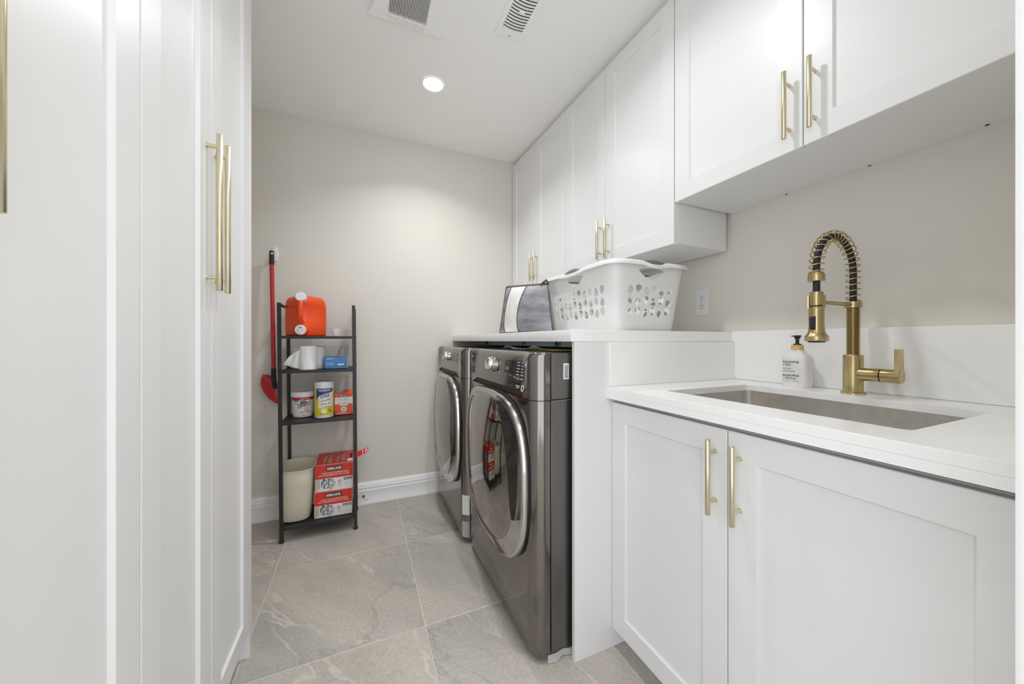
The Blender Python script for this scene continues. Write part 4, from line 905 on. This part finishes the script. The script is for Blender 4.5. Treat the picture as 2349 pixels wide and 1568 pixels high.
# cable grommet on the baseboard
t = thing('door_stop', 'small black ring fixed to the white baseboard beside the shelf rack', 'door stop', (0.0105, BACK - 0.0126, 0.054))
bm = NB(); ringp = [(0.0068 * math.cos(2 * PI * k / 20), -0.002, 0.0068 * math.sin(2 * PI * k / 20)) for k in range(20)]; tube(bm, ringp, 0.0026, 8, closed=True); obj('ring', bm, M['black_plastic'], t, 80)
bm = NB(); cyl(bm, (0, 0.0, 0), (0, -0.003, 0), 0.0035, 12); obj('screw', bm, M['white_plastic'], t)
bm = NB(); p = on(839, 1147, 'Y', BACK - 0.0145); box(bm, (-0.013, -0.0008, -0.004), (0.013, 0.0, 0.004)); o = obj('sticker', bm, M['cream'], None, 0, loc=(p.x, BACK - 0.0140, 0.0305)); tag(o, 'tiny pale sticker on the baseboard below the black ring', 'sticker')

# ------------------------------------------------------------------ laundry basket
t = thing('laundry_basket', 'white plastic laundry basket with pick-shaped holes on the higher counter', 'basket', (1.066, 1.322, 1.1253))
HBK = 0.268; BX, BY, RB = 0.160, 0.240, 0.050
def bk(side, u, z, l=0.0):
    f = z / HBK; hx = BX + 0.034 * f; hy = BY + 0.030 * f
    if side == 0: return Vector((-hx - l, -u * hy / BY, z))         # long side facing -x, u runs along -y
    if side == 1: return Vector((u * hx / BX, -hy - l, z))          # short side facing -y
    if side == 2: return Vector((hx + l, u * hy / BY, z))
    return Vector((-u * hx / BX, hy + l, z))
def pick(cx, cz, s, up, tilt):
    o = []
    for k in range(14):
        a = 2 * PI * k / 14; r_ = s * (1 - 0.18 * math.sin(a)); x, z = r_ * 0.84 * math.cos(a) * (1 - 0.34 * math.sin(a)), r_ * math.sin(a) * 1.12
        z *= (1 if up else -1); c_, s_ = math.cos(tilt), math.sin(tilt); o.append((cx + c_ * x - s_ * z, cz + s_ * x + c_ * z))
    return o
def rim_dip(u, half): return 0.012 * max(0.0, 1 - (u / 0.085) ** 2) ** 0.5 if abs(u) < 0.085 else 0.0
bm = NB()
zb0 = 0.018
for side in range(4):
    half = (BY if side % 2 == 0 else BX) - RB
    b2 = NB(); holes = []
    ncol = 10 if side % 2 == 0 else 6
    for i in range(ncol):
        for j in range(3):
            pitch = 2 * half * 0.98 / (ncol); cx_ = -half * 0.98 + pitch * (i + 0.5)
            holes.append(pick(cx_, 0.078 + 0.044 * j, 0.0158 if side % 2 == 0 else 0.0150, (i + j) % 2 == 0, 0.25 * math.sin(i * 2.3 + j * 1.7)))
    # hand hole under the rim
    hh_ = [(-0.058 + 0.116 * k / 12, HBK - 0.026 - 0.034 * math.sin(PI * k / 12) ** 0.75) for k in range(13)] + [(0.040, HBK - 0.020), (0.015, HBK - 0.017), (-0.015, HBK - 0.017), (-0.040, HBK - 0.020)]
    holes.append(hh_)
    us = [-half + 2 * half * k / 12 for k in range(13)]
    outer = [(u, zb0) for u in us] + [(half, zb0 + (HBK - zb0) * k / 8) for k in range(1, 8)] + [(u, HBK) for u in us[::-1]] + [(-half, HBK - (HBK - zb0) * k / 8) for k in range(1, 8)]
    fill_holes(b2, outer, holes)
    for v in b2.verts: v.co = bk(side, v.co.x, v.co.y)
    me = bpy.data.meshes.new('t'); b2.to_mesh(me); b2.free(); bm.from_mesh(me); bpy.data.meshes.remove(me)
def corner(a, z, l=0.0):     # rounded vertical corners, a in 0..1 over corner q
    pass
for q in range(4):
    A = (0, 1, 2, 3)[q]; B_ = (q + 1) % 4
    hA = (BY if A % 2 == 0 else BX) - RB; hB = (BY if B_ % 2 == 0 else BX) - RB
    rows_ = []
    for k in range(9):
        z = zb0 + (HBK - zb0) * k / 8; pa, pb = bk(A, hA, z), bk(B_, -hB, z)
        cn = Vector((pb.x, pa.y, z)) if A % 2 == 1 else Vector((pa.x, pb.y, z))
        rows_.append([(pa * (1 - s_) * (1 - s_) + cn * 2 * s_ * (1 - s_) + pb * s_ * s_) for s_ in [i / 8 for i in range(9)]])
    loft(bm, rows_, False, False, closed=False)
bl = []
def perim(z, ins=0.0, n=8):
    P = []
    for q in range(4):
        A, B_ = q, (q + 1) % 4; hA = (BY if A % 2 == 0 else BX) - RB; hB = (BY if B_ % 2 == 0 else BX) - RB
        for i in range(12): P.append(bk(A, -hA + 2 * hA * i / 12, z, -ins))
        pa, pb = bk(A, hA, z, -ins), bk(B_, -hB, z, -ins); cn = Vector((pb.x, pa.y, z)) if A % 2 == 1 else Vector((pa.x, pb.y, z))
        for i in range(n): s_ = i / n; P.append(pa * (1 - s_) * (1 - s_) + cn * 2 * s_ * (1 - s_) + pb * s_ * s_)
    return P
P = perim(zb0)
loft(bm, [P, [Vector((p.x * 0.985, p.y * 0.985, 0.006)) for p in P], [Vector((p.x * 0.95, p.y * 0.965, 0.0)) for p in P]], False, True)
bmesh.ops.remove_doubles(bm, verts=bm.verts, dist=0.0004)
o = obj('basket_wall', bm, M['white_plastic'], t, 35); so = o.modifiers.new('thick', 'SOLIDIFY'); so.thickness = 0.0028; so.offset = -1
# rolled rim with low handle dips
bm = NB(); P = perim(HBK); n = len(P); cen = Vector((0, 0, HBK)); L = []
for i, p in enumerate(P):
    q, r_ = divmod(i, 20); u = (-1 + 2 * r_ / 12) if r_ < 12 else 9
    dip = -0.010 * (1 if abs(u) < 0.28 else max(0, 1 - (abs(u) - 0.28) / 0.10)) if abs(u) <= 0.4 else 0
    d = (P[(i + 1) % n] - P[i - 1]).normalized(); nrm = Vector((d.y, -d.x, 0)).normalized()
    if nrm.dot(p) < 0: nrm = -nrm
    wid = 0.020 + 0.006 * (dip < -0.005)
    L.append([p + Vector((0, 0, dip + a)) + nrm * b for a, b in ((-0.004, -0.003), (0.004, -0.002), (0.0075, 0.006), (0.0065, 0.013), (0.001, wid), (-0.012, wid + 0.001), (-0.012, wid - 0.002), (0.0, wid - 0.005), (0.0, 0.002))])
L.append(L[0]); loft(bm, L, False, False); bmesh.ops.remove_doubles(bm, verts=bm.verts, dist=1e-6); obj('rim', bm, M['white_plastic'], t, 50)
for side in range(4):
    bm = NB(); rows_ = []
    for k in range(13):
        u = -0.052 + 0.104 * k / 12; hgt = 0.006 + 0.010 * math.sin(PI * k / 12) ** 0.8
        p = bk(side, u, HBK); nrm = (bk(side, u, HBK, 1.0) - p)
        rows_.append([p + nrm * a + Vector((0, 0, b)) for a, b in ((0.001, -0.004), (0.001, hgt - 0.006), (0.006, hgt - 0.002), (0.012, hgt - 0.005), (0.016, -0.004))])
    loft(bm, rows_); obj('hand_grip', bm, M['grip_grey'], t, 60)

# ------------------------------------------------------------------ grey storage bag
A3, B3 = Vector((0.665, 1.712, 0)), Vector((0.848, 1.466, 0))
def onbag(px, py):
    r_ = ray(px, py); d = (B3 - A3); n_ = Vector((-d.y, d.x, 0)); o_ = Vector((0, 0, H)); k = n_.dot(A3 - o_) / n_.dot(r_); return o_ + r_ * k
bag0 = Vector((0.79, 1.64, 1.1254))
t = thing('storage_bag', 'grey plush zipped storage bag with a white band and brown piping, beside the laundry basket', 'bag', bag0)
c00, c10, c11, c01 = [onbag(*q) - bag0 for q in ((1146, 761), (1268, 758), (1256, 652), (1161, 659))]
for c_ in (c00, c10): c_.z = 0.004
fn = Vector((-(B3 - A3).y, (B3 - A3).x, 0)).normalized()
if fn.dot(Vector((0, 0, 0)) - A3) < 0: fn = -fn
def BG(u, v, l=0.0, back=False):
    p = c00.lerp(c10, u).lerp(c01.lerp(c11, u), v)
    bu = math.sin(PI * max(0, min(1, u))) ** 0.6 * math.sin(PI * max(0, min(1, v))) ** 0.55
    if back: return p - fn * (0.004 + (0.105 * (1 - 0.55 * u)) * bu)
    wr = 0.0025 * math.sin(9 * v + 4 * u + 3 * math.sin(7 * u)) * (u > 0.42)
    return p + fn * (0.034 * bu + wr * bu + l)
NU, NV = 22, 16
bm = NB(); loft(bm, [[BG(i / NU, j / NV) for i in range(NU + 1)] for j in range(NV + 1)], False, False, closed=False); loft(bm, [[BG(i / NU, j / NV, 0, True) for i in range(NU + 1)] for j in range(NV + 1)], False, False, closed=False)
e0 = [(0, j / NV) for j in range(NV + 1)]
for ed in ([(0, j / NV) for j in range(NV + 1)], [(1, j / NV) for j in range(NV + 1)], [(i / NU, 0) for i in range(NU + 1)], [(i / NU, 1) for i in range(NU + 1)]):
    loft(bm, [[BG(*e) for e in ed], [BG(*e, 0, True) for e in ed]], False, False, closed=False)
bmesh.ops.remove_doubles(bm, verts=bm.verts, dist=1e-5); bgb = obj('bag_body', bm, M['velvet_grey'], t, 70)
def bl_(v): return 0.17 - 0.13 * math.sin(PI * v * 0.95) * (1 - 0.25 * v) if False else 0.05 + 0.10 * v ** 1.5 + 0.07 * (1 - v) ** 3
def br_(v): return 0.345 + 0.185 * v ** 1.7 + 0.05 * (1 - v) ** 3
bm = NB(); loft(bm, [[BG(bl_(j / 16) + (br_(j / 16) - bl_(j / 16)) * i / 8, 0.015 + 0.97 * j / 16, 0.0012) for i in range(9)] for j in range(17)], False, False, closed=False); obj('white_band', bm, M['bag_white'], t, 70)
for f_ in (bl_, br_):
    bm = NB(); tube(bm, [BG(f_(j / 20), 0.01 + 0.98 * j / 20, 0.0018) for j in range(21)], 0.0018, 6); obj('piping', bm, M['brown_piping'], t, 80)
for ed in ([(i / NU, 0.0) for i in range(NU + 1)], [(i / NU, 1.0) for i in range(NU + 1)], [(0.0, j / NV) for j in range(NV + 1)], [(1.0, j / NV) for j in range(NV + 1)]):
    bm = NB(); tube(bm, [BG(*e, -0.001) for e in ed], 0.0026, 6); obj('piping', bm, M['brown_piping'], t, 80)
bm = NB(); zp = [[BG(u, 1.0) + Vector((0, 0, dz)) - fn * dd for u in [i / 16 for i in range(17)]] for dz, dd in ((0.0, 0.0), (0.008, 0.004), (0.006, 0.014), (-0.002, 0.018))]; loft(bm, zp, False, False, closed=False); obj('zip_strip', bm, M['brown_piping'], t, 60)
bm = NB(); q = BG(0.90, 1.0); tube(bm, [q + Vector((-0.008, 0.010, -0.002)), q + Vector((0.0, 0, 0.010)), q + Vector((0.012, -0.012, 0.022)), q + Vector((0.018, -0.016, 0.008))], 0.006, 8); obj('pull_loop', bm, M['brown_piping'], t, 60)
